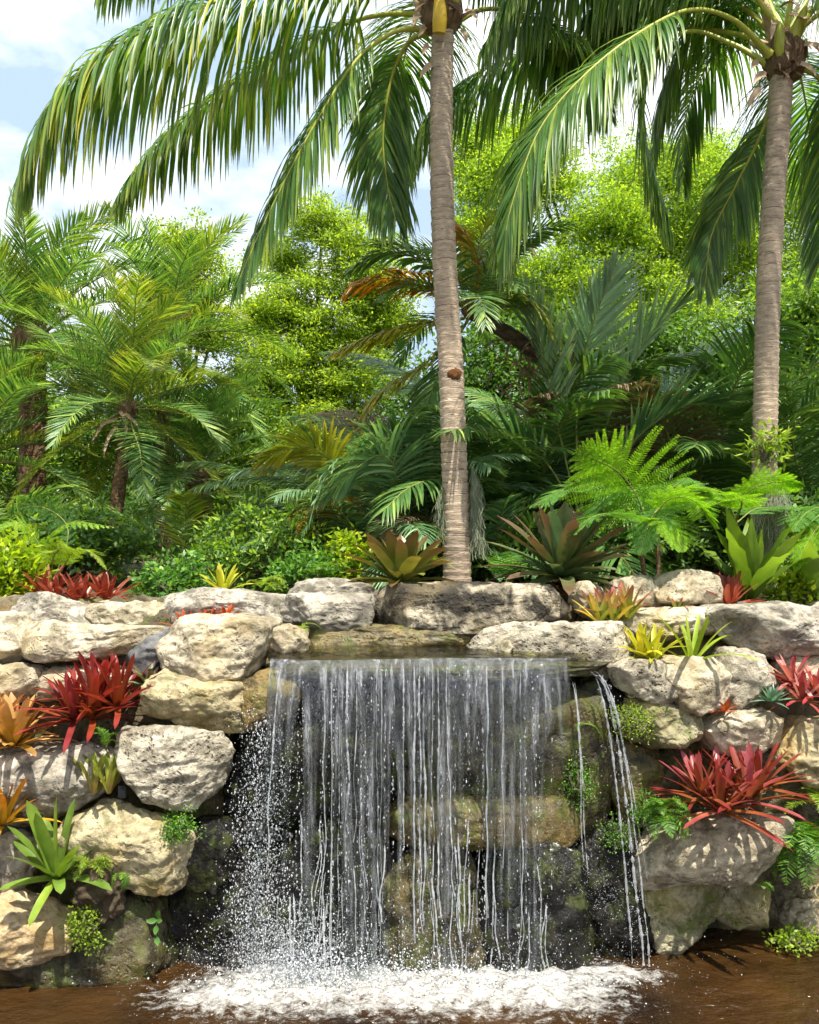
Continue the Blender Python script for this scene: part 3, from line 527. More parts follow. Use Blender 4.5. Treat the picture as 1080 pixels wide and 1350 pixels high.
# sliding sheet on top, up to the lip
xs = np.linspace(-0.80, 1.08, 150); v = np.linspace(0, 1, 26); X, Vv = np.meshgrid(xs, v)
ly = lip_y(X); Yb = 5.78
Ys = Yb + (ly - Yb) * Vv; Zs = LIPZ + 0.006 - 0.02 * Vv ** 3 + 0.006 * fbm(np.stack([X * 6, Ys * 12, X * 0], -1), 3)
nx, ny = len(xs), len(v); i = np.arange(ny - 1)[:, None] * nx; j = np.arange(nx - 1)[None]; QF = np.stack([i + j, i + nx + j, i + nx + j + 1, i + j + 1], -1).reshape(-1, 4)
part('stream', [(np.stack([X, Ys, Zs], -1).reshape(-1, 3), QF, 0, None)], M['stream'], WF)
# falling curtain: a thin film, thick in ridges, torn lower down
nxs, nvs = 420, 150
xs = np.linspace(-0.80, 1.0, nxs); v = np.linspace(0, 1, nvs); X, Vv = np.meshgrid(xs, v)
drop = Vv ** 1.15 * (LIPZ - 0.02)
spread = 1 - 0.03 * Vv + 0.0 * X
ridge = perlin(np.stack([X * 16, drop * 0.5, X * 0 + 2], -1)) + 0.6 * perlin(np.stack([X * 45, drop * 0.9, X * 0 + 9], -1))
wob = sm(0.35, 1, Vv) * (0.03 * perlin(np.stack([X * 10, drop * 5, X * 0], -1)) + 0.02 * perlin(np.stack([X * 22, drop * 11, X * 0 + 5], -1)))
Xs = X * spread - 0.12 * sm(-0.45, -0.8, X) * Vv + wob
Yf = lip_y(X) - 0.055 * np.sqrt(np.clip(Vv, 0, 1)) * 2.0 + 0.016 * ridge * (0.4 + sm(0, .3, Vv)) + wob * 0.8
Zf = LIPZ - 0.014 - drop + 0.01 * (1 - np.clip(Vv * 25, 0, 1))
tear = perlin(np.stack([X * 7 + 3, drop * 0.25, X * 0 + 4], -1)) + 0.8 * perlin(np.stack([X * 24, drop * 0.3, X * 0 + 8], -1)) + 0.22 * perlin(np.stack([X * 34, drop * 5, X * 0 + 1], -1))
thr = (-0.78 + 0.58 * sm(0.0, 0.45, Vv) + 0.18 * sm(.4, 1, Vv) + 0.55 * sm(0.80, 0.95, X) + 0.25 * sm(-0.5, -0.8, X))
keep = tear > thr; film = np.clip((tear - thr) / 0.30, 0, 1) * (1 - 0.35 * Vv) * (1 - sm(.90, 1.0, (X + .8) / 1.8))
i = np.arange(nvs - 1)[:, None] * nxs; j = np.arange(nxs - 1)[None]; QF = np.stack([i + j, i + nxs + j, i + nxs + j + 1, i + j + 1], -1).reshape(-1, 4)
QF = QF[keep.ravel()[QF].all(1)]
part('curtain', [(np.stack([Xs, Yf, Zf], -1).reshape(-1, 3), QF, 0, film.ravel())], M['sheet'], WF)
# separate beaded strands
def strand(x, y0, z0, z1, r, bead, wav, dx=0.0, throw=0.07):
    n = max(30, int((z0 - z1) * 90)); u = np.linspace(0, 1, n); z = z0 - (z0 - z1) * u
    s = rng.uniform(0, 90); q = np.stack([z * 3.0, z * 0 + s, z * 0], -1)
    path = np.stack([x + dx * np.sqrt(u) + wav * (0.3 + u) * perlin(q), y0 - throw * np.sqrt(u) + wav * perlin(q + 31), z], -1)
    rr = r * (1 - 0.25 * u) * (0.75 + bead * np.clip(perlin(np.stack([z * 34, z * 0 + s, z * 0], -1)) * 1.9 + 0.9 * perlin(np.stack([z * 5, z * 0 + s, z * 0 + 7], -1)), -1.0, 1.2)); rr = np.maximum(rr * np.clip(u * 9 + 0.02, 0, 1) ** .7, 0.0003)
    return tube_parts(path, rr, 6)
for k in range(18):
    x = rng.uniform(-0.78, 0.82); yv = float(lip_y(np.array([x]))[0]) - 0.02
    z1 = 0.02 if rng.random() < 0.65 else rng.uniform(0.2, 1.1)
    part('water_strand', strand(x, yv, LIPZ - 0.02, z1, rng.uniform(0.0025, 0.0085), rng.uniform(0.5, 0.9), rng.uniform(0.012, 0.05), dx=-0.10 * sm(-0.4, -0.8, np.array(x)).item()), M['strand'], WF)
for k in range(46):                                            # ropes tangling where the water strikes the lower rocks
    x = rng.uniform(-0.75, 0.78); z0 = rng.uniform(0.35, 1.0); yv = float(lip_y(np.array([x]))[0]) - 0.09
    part('water_strand', strand(x, yv, z0, max(0.02, z0 - rng.uniform(.25, .8)), rng.uniform(0.002, 0.0065), 0.7, rng.uniform(0.04, 0.10), dx=rng.uniform(-.03, .03), throw=.05), M['strand'], WF)
# right hand trickles over the pitted boulder
for (x0, py0, x1, r, Y) in ((778, 885, 822, .008, 5.22), (784, 885, 834, .011, 5.2), (779, 888, 838, .006, 5.24), (752, 895, 768, .005, 5.25), (757, 900, 764, .004, 5.22), (788, 890, 842, .007, 5.18)):
    a = P(x0, py0, Y); zb = 0.02 if r > .006 else 0.5
    part('water_strand', strand(a[0], a[1], a[2], zb, r, 0.85, 0.014, dx=(x1 - x0) / FPX * Y * 1.15, throw=0.1), M['strand'], WF)
# drops
chains = []
def drops(c, r, stretch, sub=1):
    D, F = ico(sub); V = c[:, None] + D[None] * r[:, None, None] * np.stack([np.ones_like(stretch), np.ones_like(stretch), stretch], -1)[:, None]
    return V.reshape(-1, 3), (F[None] + (np.arange(len(c)) * len(D))[:, None, None]).reshape(-1, 3)
def cloud(n, fx, fy, fz): return np.stack([fx(n), fy(n), fz(n)], -1)
cs, rs_, st = [], [], []
def add(c, r0, r1, s0=1.0, s1=2.2):
    cs.append(c); rs_.append(0.60 * (r0 + (r1 - r0) * rng.random(len(c)) ** 3)); st.append(rng.uniform(s0, s1, len(c)))
U = rng.uniform
n = 6500; u = rng.random(n) ** 0.8; x = -0.80 - 0.02 + rng.normal(0, 0.085, n) - 0.10 * np.sqrt(u); add(np.stack([x + 0.03, 5.02 + rng.normal(0, 0.07, n), LIPZ - 0.28 - u * (LIPZ - 0.32)], -1), .0018, .0075)   # left broken fall
n = 1500; u = rng.random(n); x = U(-0.75, 0.8, n); add(np.stack([x, lip_y(x) - 0.06 - 0.10 * np.sqrt(u) + rng.normal(0, .03, n), LIPZ - 0.05 - u * (LIPZ - 0.1)], -1), .0014, .005, 1.2, 3.0)
for k in range(50):                                            # beaded lines of falling drops
    n = rng.integers(25, 70); x0 = rng.uniform(-0.78, 0.84); u = np.sort(rng.random(n)) ** rng.uniform(.6, 1.2); add(np.stack([x0 + rng.normal(0, .0025, n) + rng.normal(0, .02) * u, float(lip_y(np.array([x0]))[0]) - .03 - .10 * np.sqrt(u), LIPZ - .03 - u * (LIPZ - .1)], -1), .0018, .0062, 1.4, 4.5)
n = 7000; x = rng.normal(-0.02, 0.62, n); z = np.abs(rng.normal(0, 0.18, n)) + 0.02; add(np.stack([x, 4.92 + rng.normal(0, 0.12, n), z], -1), .0015, .006, .8, 1.4)
n = 4500; x = rng.normal(-0.66, 0.13, n); z = np.abs(rng.normal(0, 0.24, n)) + 0.02; add(np.stack([x, 4.90 + rng.normal(0, 0.07, n), z], -1), .0012, .0085, .8, 1.8)
n = 4200; x = rng.normal(-0.72, 0.22, n); z = np.abs(rng.normal(0, 0.27, n)) + 0.02; add(np.stack([x, 4.93 + rng.normal(0, 0.1, n), z], -1), .0015, .0065, .8, 1.5)
n = 1500; u = rng.random(n); add(np.stack([0.78 + 0.45 * u + rng.normal(0, .05, n), 5.05 + rng.normal(0, .08, n), 0.66 - 0.3 * u ** 1.5 + rng.normal(0, .09, n)], -1), .001, .0035, .8, 1.4)   # spray thrown to the right
n = 1100; u = rng.random(n); add(np.stack([U(0.75, 1.38, n), 5.05 + rng.normal(0, .08, n), 0.02 + rng.random(n) ** 1.6 * 0.9], -1), .001, .0042, .8, 1.6)
n = 420; u = rng.random(n); add(np.stack([P(784, 885, 5.2)[0] + 0.25 * np.sqrt(u) + rng.normal(0, .025, n), 5.12 + rng.normal(0, .03, n), P(784, 885, 5.2)[2] - u * 1.6], -1), .0014, .005, 1, 2)
n = 500; add(np.stack([U(-1.6, 1.7, n), U(4.5, 5.0, n), U(0.005, 0.02, n)], -1), .0015, .005, .6, 1)
V, F = drops(np.concatenate(cs), np.concatenate(rs_), np.concatenate(st), 1)
dr = part('flying_drops', [(V, F, 0, None)], M['drop'], WF); dr['kind'] = 'stuff'
# churned froth heaped where the curtain lands
n = 5200; x = rng.normal(0.0, 0.52, n); x = np.where(rng.random(n) < 0.35, rng.normal(-0.55, 0.2, n), x); y = 4.86 + rng.normal(0, 0.09, n)
hh = 0.03 + 0.10 * np.exp(-((x + 0.5) / 0.3) ** 2) + 0.05 * np.exp(-(x / 0.6) ** 2); z = 0.03 + np.abs(rng.normal(0, 1, n)) * hh * 0.75
V, F = drops(np.stack([x, y, z], -1), 0.0014 + 0.0052 * rng.random(n) ** 3, U(0.6, 1.2, n), 1)
fr = part('froth', [(V, F, 0, None)], M['froth'], WF); fr['kind'] = 'stuff'

# ---------------------------------------------------------------- fronds
def frond_geo(path, n, Lmax, hw, a0=75, a1=28, lift=10, grav=0.5, start=0.18, rad=(0.02, 0.004), segs=4, seed=0, up=(0, 0, 1), roll=0, jit=0.06, prof=0.55, tip=0.35, wave=0.0, rpow=.6):
    rs = np.random.default_rng(seed); path = spline(path, 46); T, Uu, S = frames(path, up)
    if roll: c, s = math.cos(R(roll)), math.sin(R(roll)); Uu, S = Uu * c + S * s, S * c - Uu * s
    rr = rad[0] + (rad[1] - rad[0]) * np.linspace(0, 1, 46) ** rpow
    t = np.tile(np.linspace(start, 0.995, n), 2) + rs.normal(0, 0.25 / n, 2 * n); t = np.clip(t, start, 1); sg = np.repeat([1.0, -1.0], n)
    idx = t * 45; I = lambda A: np.stack([np.interp(idx, np.arange(46), A[:, k]) for k in range(3)], 1)
    p, tt, uu, ss = I(path), norm(I(T)), norm(I(Uu)), norm(I(S)); w = (t - start) / (1 - start)
    al = np.radians(a0 + (a1 - a0) * w ** 1.2 + rs.normal(0, 4, 2 * n)); lf = np.radians(lift + rs.normal(0, 6, 2 * n))
    d = np.cos(al)[:, None] * tt + np.sin(al)[:, None] * (sg[:, None] * ss * np.cos(lf)[:, None] + uu * np.sin(lf)[:, None])
    Lg = Lmax * np.where(w < 0.35, prof + (1 - prof) * np.sin(w / 0.35 * math.pi / 2), 1 - (1 - tip) * ((w - 0.35) / 0.65) ** 1.8) * rs.uniform(1 - 2 * jit, 1 + jit, 2 * n)
    C = [p]; dd = d; step = Lg / segs; ds = [d]
    for k in range(segs):
        dd = norm(dd + np.array([0, 0, -1.0]) * (grav * (0.35 + k / segs) * rs.uniform(0.7, 1.3, (2 * n, 1)) * 0.55) + rs.normal(0, wave, (2 * n, 3))); C.append(C[-1] + dd * step[:, None]); ds.append(dd)
    C = np.stack(C, 1); Dd = np.stack(ds, 1); Wd = norm(tt[:, None] - np.sum(tt[:, None] * Dd, -1, keepdims=True) * Dd)
    pr = np.interp(np.linspace(0, 1, segs + 1), [0, 0.15, 0.45, 0.8, 1], [0.45, 0.9, 1.0, 0.7, 0.06])
    W = Wd * (hw * pr[None, :, None]) * (0.75 + 0.25 * np.sin(np.clip(w, 0, 1) * math.pi))[:, None, None]
    Nn = norm(np.cross(Wd, Dd)); V, F, A = ribbons(C, W, Nn, 0.35)
    return tube_parts(path, rr, 6), (V, F, 0, A)
def add_frond(parent, path, leafm, rachm='rachis', base=None, **kw):
    rp, lp = frond_geo(path, **kw); base = np.array(parent.location)
    f = part('frond', rp, M[rachm], parent, base=base)
    part('leaflets', [lp], M[leafm], f, base=base); return f
def proto_fronds(els, Lr, bend, var=2, **kw):
    """frond shapes growing from the origin towards +X at several steepnesses"""
    res = []
    for e in els:
        row = []
        for q in range(var):
            ang = R(e); pts = [np.zeros(3)]; Lt = Lr * random.uniform(0.9, 1.08); k = 10
            for s in range(k):
                pts.append(pts[-1] + np.array([math.cos(ang), 0.10 * random.uniform(-1, 1), math.sin(ang)]) * Lt / k); ang -= R(bend) / k * (0.5 + s / k) * (1.0 if e > -10 else 0.5)
            rp, lp = frond_geo(np.array(pts), seed=random.randrange(9999), **kw)
            row.append((mk_mesh('frond', rp, M['rachis']), lp))
        res.append(row)
    return res
def crown_fronds(parent, loc, protos, n, leafms, seed, e_order=True, yaw0=0, scale=(0.85, 1.1), lm_cache={}):
    rs = random.Random(seed)
    for k in range(n):
        row = protos[int(k / n * len(protos))]; q = rs.randrange(len(row)); rm, lp = row[q]; lm = rs.choices(*leafms)[0]
        key = (id(protos), int(k / n * len(protos)), q, lm)
        if key not in lm_cache: lm_cache[key] = mk_mesh('leaflets', [lp], M[lm])
        f = link('frond', rm, parent); g = link('leaflets', lm_cache[key], f)
        f.location = np.array(loc) - np.array(parent.location); f.rotation_euler = (0, 0, yaw0 + k * 2.39996 + rs.uniform(-.25, .25)); s = rs.uniform(*scale); f.scale = (s, s, s)

# ---------------------------------------------------------------- coconut palms
def ringed_trunk(parent, pts, r0, r1, ring=0.075, seed=0, m='trunk', amp=0.085, seg=28):
    path = spline(pts, 2); Ln = np.linalg.norm(np.diff(spline(pts, 60), axis=0), axis=1).sum(); n = int(Ln / 0.009); path = spline(pts, n)
    s = np.linspace(0, Ln, n); a = np.linspace(0, 2 * math.pi, seg, endpoint=False); rs = np.random.default_rng(seed)
    edges = np.cumsum(ring * rs.uniform(0.55, 1.35, int(Ln / ring * 2) + 4)); Sg, Ag = np.meshgrid(s, a, indexing='ij')
    q = np.stack([np.cos(Ag) * 1.2, np.sin(Ag) * 1.2, Sg * 2.2], -1); Sw = Sg + 0.012 * perlin(q + seed) + 0.008 * perlin(q * 3)
    k = np.searchsorted(edges, Sw); lo = np.where(k > 0, edges[np.maximum(k - 1, 0)], 0); ph = (Sw - lo) / np.maximum(edges[k] - lo, 1e-3)
    base = (r0 + (r1 - r0) * np.clip(s / Ln, 0, 1) ** 0.7 + 0.25 * r0 * np.exp(-s / 0.14))[:, None]
    rad = base * (1 + amp * (ph - 0.5) * (ph < 0.93) - amp * 0.7 * (ph >= 0.93) + 0.018 * fbm(q * 3 + 5, 3) + amp * 0.5 * perlin(np.stack([k * 1.7 + 0 * Ag, np.cos(Ag) * .8, np.sin(Ag) * .8], -1)))
    tp = tube_parts(path, rad, seg); tp[0] = (*tp[0][:3], np.concatenate([ph.ravel(), [0, 0]])); return part('trunk', tp, M[m], parent)
def crown_base(parent, c, r, h, seed):
    """fibrous clasping leaf bases under the crown"""
    D, F = ico(4); V = D * np.array([r, r, h]); V = V * (1 + 0.22 * fbm(D * 2.3 + seed, 3)[:, None] + 0.10 * ridged(D * np.array([6, 6, 1.5]) + seed, 2)[:, None])
    return part('crown_fibre', [(V + c, F, 0, None)], M['fibre'], parent)
def husk_strip(parent, p0, d, L, hw, seed, m='husk'):
    rs = np.random.default_rng(seed); n = 8; p = [np.array(p0, float)]; dd = np.array(d, float)
    for _ in range(n - 1): dd = norm(dd + np.array([0, 0, -0.22]) + rs.normal(0, 0.12, 3)); p.append(p[-1] + dd * L / n)
    C = np.array(p)[None]; W = norm(np.cross(np.gradient(C[0], axis=0), np.array([0.3, -1, 0.2])))[None] * hw * np.interp(np.linspace(0, 1, n), [0, .2, .7, 1], [.8, 1, .7, .1])[None, :, None]
    V, F, A = ribbons(C, W, norm(np.cross(W[0], np.gradient(C[0], axis=0)))[None], 0.5)
    return part('husk', [(V, F, 0, A)], M[m], parent)
CK = dict(n=135, Lmax=0.98, hw=0.0125, a0=72, a1=26, lift=2, grav=0.75, start=0.2, rad=(0.040, 0.004), segs=6, jit=.12, wave=.03, rpow=.3)
def coconut(label, trunk_px, Y, crown_px, fronds, extra, seed, r0, r1):
    base = P(*trunk_px[0], Y); base[2] = 2.0
    t = thing('coconut_palm', label, 'palm tree', base, 'coconut palms behind the fall')
    pts = [base - np.array([0, 0, .05])] + [P(px, py, Y) for px, py in trunk_px[1:]]
    ringed_trunk(t, pts, r0, r1, seed=seed)
    c = P(*crown_px, Y); crown_base(t, c - np.array([0, 0, .03]), 0.15, 0.20, seed)
    for k, (lm, pp, kw) in enumerate(fronds):
        a = dict(CK); a.update(kw); rp, lp = frond_geo(np.array([P(*q) for q in pp]), seed=seed * 50 + k, **a)
        f = part('frond', rp, M['petiole'], t); part('leaflets', [lp], M[lm], f, base=np.array(t.location))
    rs = random.Random(seed)
    for k in range(9):                                             # clasping leaf sheaths and stubs of old leaves
        a = k * 2.4 + seed; dv = np.array([math.cos(a), math.sin(a), 0]); z0 = -.14 + .04 * k
        part('sheath', tube_parts(spline([c + dv * .07 + np.array([0, 0, z0]), c + dv * .15 + np.array([0, 0, z0 + .12]), c + dv * rs.uniform(.2, .26) + np.array([0, 0, z0 + rs.uniform(.18, .3)])], 8), np.array([.055, .06, .056, .05, .044, .038, .03, .012]), 9), M['petiole' if k % 3 else 'husk'], t)
    for k in range(14): husk_strip(t, c + np.array([rs.uniform(-.14, .14), -.13 + rs.uniform(-.04, .1), rs.uniform(-.2, .12)]), (rs.uniform(-.8, .8), -.5, rs.uniform(-.3, .5)), rs.uniform(.12, .3), rs.uniform(.012, .028), seed * 80 + k, 'fibre' if k % 3 else 'husk')
    for k, (az, el, Lr) in enumerate(extra):
        ang = R(el); p = [c + np.array([0, 0, .1])]
        for s in range(12):
            p.append(p[-1] + np.array([math.cos(ang) * math.cos(R(az)), math.cos(ang) * math.sin(R(az)), math.sin(ang)]) * Lr / 12); ang -= R(95) / 12 * (0.4 + s / 12)
        rp, lp = frond_geo(np.array(p), seed=seed * 70 + k, **CK)
        f = part('frond', rp, M['petiole'], t); part('leaflets', [lp], M['coco'], f, base=np.array(t.location))
    return t, c
YA, YB = 6.9, 7.1
palmA, cA = coconut('tall coconut palm with ringed trunk rising behind the central cap stone', [(603,770),(602,690),(598,580),(595,490),(588,380),(583,250),(582,130),(584,40)], YA, (582,10), [
    ('cocogold', [(575,15,6.9),(520,-22,6.75),(420,-30,6.55),(300,-2,6.4),(215,28,6.3),(135,75,6.25),(75,135,6.2),(30,222,6.2)], dict(n=165, Lmax=1.16, grav=1.15, lift=4, start=.12, a0=70)),
    ('cocogold', [(570,20,6.95),(500,20,7.1),(420,45,7.3),(330,95,7.4),(235,165,7.5),(180,225,7.5),(155,262,7.5)], dict(Lmax=0.75, grav=1.0, lift=-8)),
    ('coco', [(565,38,6.9),(520,42,6.8),(470,80,6.7),(415,165,6.6),(365,260,6.6),(330,335,6.6),(316,368,6.6)], dict(n=130, Lmax=0.66, grav=0.7, lift=0, a0=55, a1=18, roll=-25)),
    ('coco', [(570,42,7.0),(540,55,7.1),(517,100,7.2),(505,180,7.25),(512,250,7.3),(522,290,7.3)], dict(Lmax=0.72, grav=0.55, lift=2, a0=58, a1=22, roll=20)),
    ('coco', [(600,30,7.0),(640,12,7.2),(690,22,7.4),(760,70,7.7),(800,140,7.9)], dict(Lmax=0.7, grav=0.9, start=.35)),
    ('coco', [(585,-10,6.9),(480,-130,6.7),(330,-150,6.6),(210,-80,6.5),(140,-20,6.5)], dict(Lmax=0.8, grav=1.1)),
    ('coco', [(588,-10,6.9),(680,-70,7.2),(760,-50,7.6),(830,30,7.9)], dict(Lmax=0.8, grav=1.1)),
  ], [(80, 70, 3.0), (20, 60, 3.0), (100, 30, 2.8), (290, 72, 2.6), (150, 70, 2.8)], 3, 0.112, 0.088)
D, F = ico(3)
part('knot', [(D * np.array([.055, .022, .05]) * (1 + .25 * fbm(D * 3, 3)[:, None]) + P(597, 496, 6.9) - np.array([-.01, .09, 0]), F, 0, None)], M['knot'], palmA)
for k, (px, py, dx, L_) in enumerate(((562,35,-.5,.16),(607,40,.5,.14),(570,85,-.6,.18),(555,20,-.9,.2),(612,15,.9,.2),(566,60,-.7,.12))): husk_strip(palmA, P(px, py, 6.85), (dx, -.4, -.3), L_, .025, k)
part('spathe', tube_parts(spline([P(579, 44, 6.73), P(580, 20, 6.70), P(579, -10, 6.70), P(577, -60, 6.75)], 14), np.interp(np.linspace(0, 1, 14), [0, .15, .4, 1], [.05, .058, .04, .02]), 12), M['goldpetiole'], palmA)
palmB, cB = coconut('coconut palm near the right picture edge with pale slim trunk', [(1010,775),(1008,680),(1009,560),(1011,460),(1014,360),(1020,260),(1027,165),(1031,95)], YB, (1034,72), [
    ('coco', [(1015,72,7.0),(965,25,6.8),(905,14,6.6),(830,52,6.4),(765,105,6.3),(715,165,6.25),(687,232,6.2),(668,300,6.2),(672,330,6.2)], dict(n=150, Lmax=0.9, grav=0.55, lift=0, a0=52, a1=14, start=.3, roll=-20)),
    ('coco', [(1012,85,7.1),(965,58,7.2),(905,42,7.3),(850,90,7.4),(850,180,7.45),(872,260,7.5),(884,300,7.5)], dict(Lmax=0.7, grav=0.7, start=.4)),
    ('coco', [(1025,60,7.3),(940,40,7.6),(820,42,7.9),(715,62,8.0),(620,102,8.1),(565,150,8.1),(530,228,8.1)], dict(n=150, Lmax=0.95, grav=1.2, lift=-5, start=.25)),
    ('coco', [(1020,95,7.3),(1008,165,7.5),(970,245,7.6),(938,310,7.7),(930,375,7.7)], dict(Lmax=0.6, grav=0.5, a0=50, a1=18)),
    ('coco', [(1045,85,7.1),(1085,110,7.2),(1105,190,7.3),(1095,290,7.3),(1080,350,7.3)], dict(Lmax=0.75, grav=0.6)),
    ('coco', [(1030,40,7.2),(980,-50,7.4),(880,-60,7.6),(790,0,7.8),(730,90,7.9)], dict(Lmax=0.9, grav=1.1)),
    ('coco', [(1035,50,7.3),(1000,0,7.8),(930,20,8.2),(880,110,8.5),(860,200,8.6)], dict(Lmax=0.85, grav=0.9)),
    ('coco', [(1030,40,7.0),(920,-90,6.8),(790,-90,6.9),(690,-20,7.0),(640,60,7.0)], dict(Lmax=0.9, grav=1.1)),
    ('coco', [(1025,50,7.2),(960,0,7.6),(860,0,8.0),(780,60,8.2),(745,150,8.3)], dict(Lmax=0.9, grav=1.0)),
    ('coco', [(1045,50,7.2),(1090,0,7.0),(1150,10,6.9),(1190,90,6.8)], dict(Lmax=0.9, grav=1.0)),
    ('coco', [(1045,60,7.3),(1010,30,8.0),(950,60,8.8),(905,150,9.2),(900,240,9.4)], dict(Lmax=0.85, grav=0.9)),
  ], [(20, 60, 3.0), (340, 35, 2.9), (100, 60, 2.9), (60, 20, 2.8), (280, 72, 2.6), (150, 70, 2.8)], 8, 0.105, 0.088)
for k, (px, py, dx, L_) in enumerate(((1010,100,-.6,.2),(1055,85,.7,.2),(1003,120,-.8,.22),(1020,30,-.2,.3),(1040,20,.3,.3),(1060,60,.8,.22),(1000,85,-.9,.15),(1030,10,0,.35))): husk_strip(palmB, P(px, py, 6.95), (dx, -.4, .1), L_, .03, 20 + k)

# ---------------------------------------------------------------- background palms
DK = dict(n=68, Lmax=0.40, hw=0.0085, a0=62, a1=26, lift=22, grav=0.18, start=0.14, rad=(0.017, 0.003), segs=3)
dateP = proto_fronds([82, 72, 60, 46, 28, 4, -30], 1.75, 70, 2, **DK)
SK = dict(n=72, Lmax=0.60, hw=0.0125, a0=66, a1=26, lift=8, grav=0.42, start=0.22, rad=(0.02, 0.004), segs=4)
shadeP = proto_fronds([80, 68, 56, 42, 26], 2.7, 88, 3, **SK)
KK = dict(n=34, Lmax=0.36, hw=0.012, a0=64, a1=28, lift=10, grav=0.3, start=0.2, rad=(0.010, 0.002), segs=3)
smallP = proto_fronds([76, 60, 44, 26, 8], 1.25, 85, 3, **KK)
def rough_trunk(t, pts, r, m, seed):
    path = spline(pts, 70); a = np.linspace(0, 2 * math.pi, 18, endpoint=False); Sg, Ag = np.meshgrid(np.linspace(0, 1, 70), a, indexing='ij')
    rad = r * (1 + 0.34 * ridged(np.stack([np.cos(Ag) * 2.5, np.sin(Ag) * 2.5, Sg * 18], -1) + seed, 3)); return part('trunk', tube_parts(path, rad, 18), M[m], t)
def date_palm(label, base_px, crown_px, Y, n, seed, leafms, r=0.09, sc=(0.85, 1.1), m='browntrunk'):
    b = P(*base_px, Y); b[2] = 2.05; c = P(*crown_px, Y)
    t = thing('date_palm', label, 'palm tree', b, 'feathery palms at left'); rough_trunk(t, [b - np.array([0, 0, .1]), b * .5 + c * .5 + np.array([.03, 0, 0]), c], r, m, seed)
    crown_base(t, c, r * 1.9, r * 2.4, seed); crown_fronds(t, c, dateP, n, leafms, seed, scale=sc)
    rs = random.Random(seed)
    for k in range(5): husk_strip(t, c + np.array([rs.uniform(-.1, .1), -.12, rs.uniform(-.2, 0)]), (rs.uniform(-1, 1), -.6, -.2), .45, .02, seed * 9 + k)
    return t
GM = (['date', 'dategold'], [3, 1]); GG = (['date', 'dategold', 'dry'], [2, 1.2, .15])
date_palm('feathery date palm with dark trunk at the far left', (38,720), (42,455), 10.5, 40, 11, GM, .11, (1.0, 1.25))
date_palm('feathery date palm with slim orange brown trunk behind the left red bromeliads', (136,745), (168,540), 9.3, 36, 12, GG, .05, (0.75, 0.98))
date_palm('pale feathery palm crown between the two left palm trunks', (215,720), (215,455), 11.8, 28, 13, GM, .08, (0.95, 1.2))
date_palm('low feathery palm cut by the left picture edge', (-60,730), (-40,610), 9.0, 34, 14, GM, .09, (0.8, 1.0))
date_palm('low dark feathery palm behind the slim orange brown trunk', (255,735), (262,625), 10.2, 32, 15, (['dark', 'date'], [1, 1]), .08, (0.75, 0.95))
def clump_palm(label, base_px, Y, n, seed, leafms, protos, sc=(0.8, 1.1), z=2.05, grp='shade palms behind the rocks'):
    b = P(*base_px, Y); b[2] = z
    t = thing('clumping_palm', label, 'palm', b, grp)
    crown_base(t, b + np.array([0, 0, .1]), .10, .22, seed); crown_fronds(t, b + np.array([0, 0, .12]), protos, n, leafms, seed, scale=sc); return t
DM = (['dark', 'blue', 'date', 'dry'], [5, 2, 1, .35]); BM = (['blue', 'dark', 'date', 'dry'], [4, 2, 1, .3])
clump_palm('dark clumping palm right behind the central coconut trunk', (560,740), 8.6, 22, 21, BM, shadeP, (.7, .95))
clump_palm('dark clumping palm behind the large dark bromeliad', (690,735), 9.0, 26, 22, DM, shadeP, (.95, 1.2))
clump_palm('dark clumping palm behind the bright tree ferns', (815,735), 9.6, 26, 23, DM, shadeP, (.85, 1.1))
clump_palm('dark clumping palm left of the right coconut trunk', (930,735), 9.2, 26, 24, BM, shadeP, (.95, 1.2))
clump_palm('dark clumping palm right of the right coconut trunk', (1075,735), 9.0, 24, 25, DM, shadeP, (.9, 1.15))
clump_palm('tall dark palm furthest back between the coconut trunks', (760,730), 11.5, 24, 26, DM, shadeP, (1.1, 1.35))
clump_palm('bluish palm with long arching fronds left of the central trunk', (500,745), 7.9, 16, 27, (['blue'], [1]), shadeP, (.55, .7))
clump_palm('small yellowish palm between the tree and central trunk', (430,735), 9.2, 16, 28, (['date', 'yellow'], [3, 1]), shadeP, (.55, .75))
for k, (px, Y, lab) in enumerate(((60, 8.2, 'low seedling palm behind the yellow shrub at left'), (330, 9.6, 'low seedling palm left of the grey slab rocks'), (400, 8.6, 'low seedling palm behind the flat grey rock'), (650, 7.6, 'low seedling palm just right of the central trunk'), (900, 7.9, 'low seedling palm left of the nest fern'), (245, 8.4, 'low seedling palm behind the small leafy herbs'), (-20, 7.6, 'low seedling palm at the left picture edge'), (1090, 7.6, 'low seedling palm at the right picture edge'))):
    clump_palm(lab, (px, 740), Y, 15, 40 + k, GM if px < 400 else DM, smallP, (.65, 1.0), grp='seedling palms in the understorey')
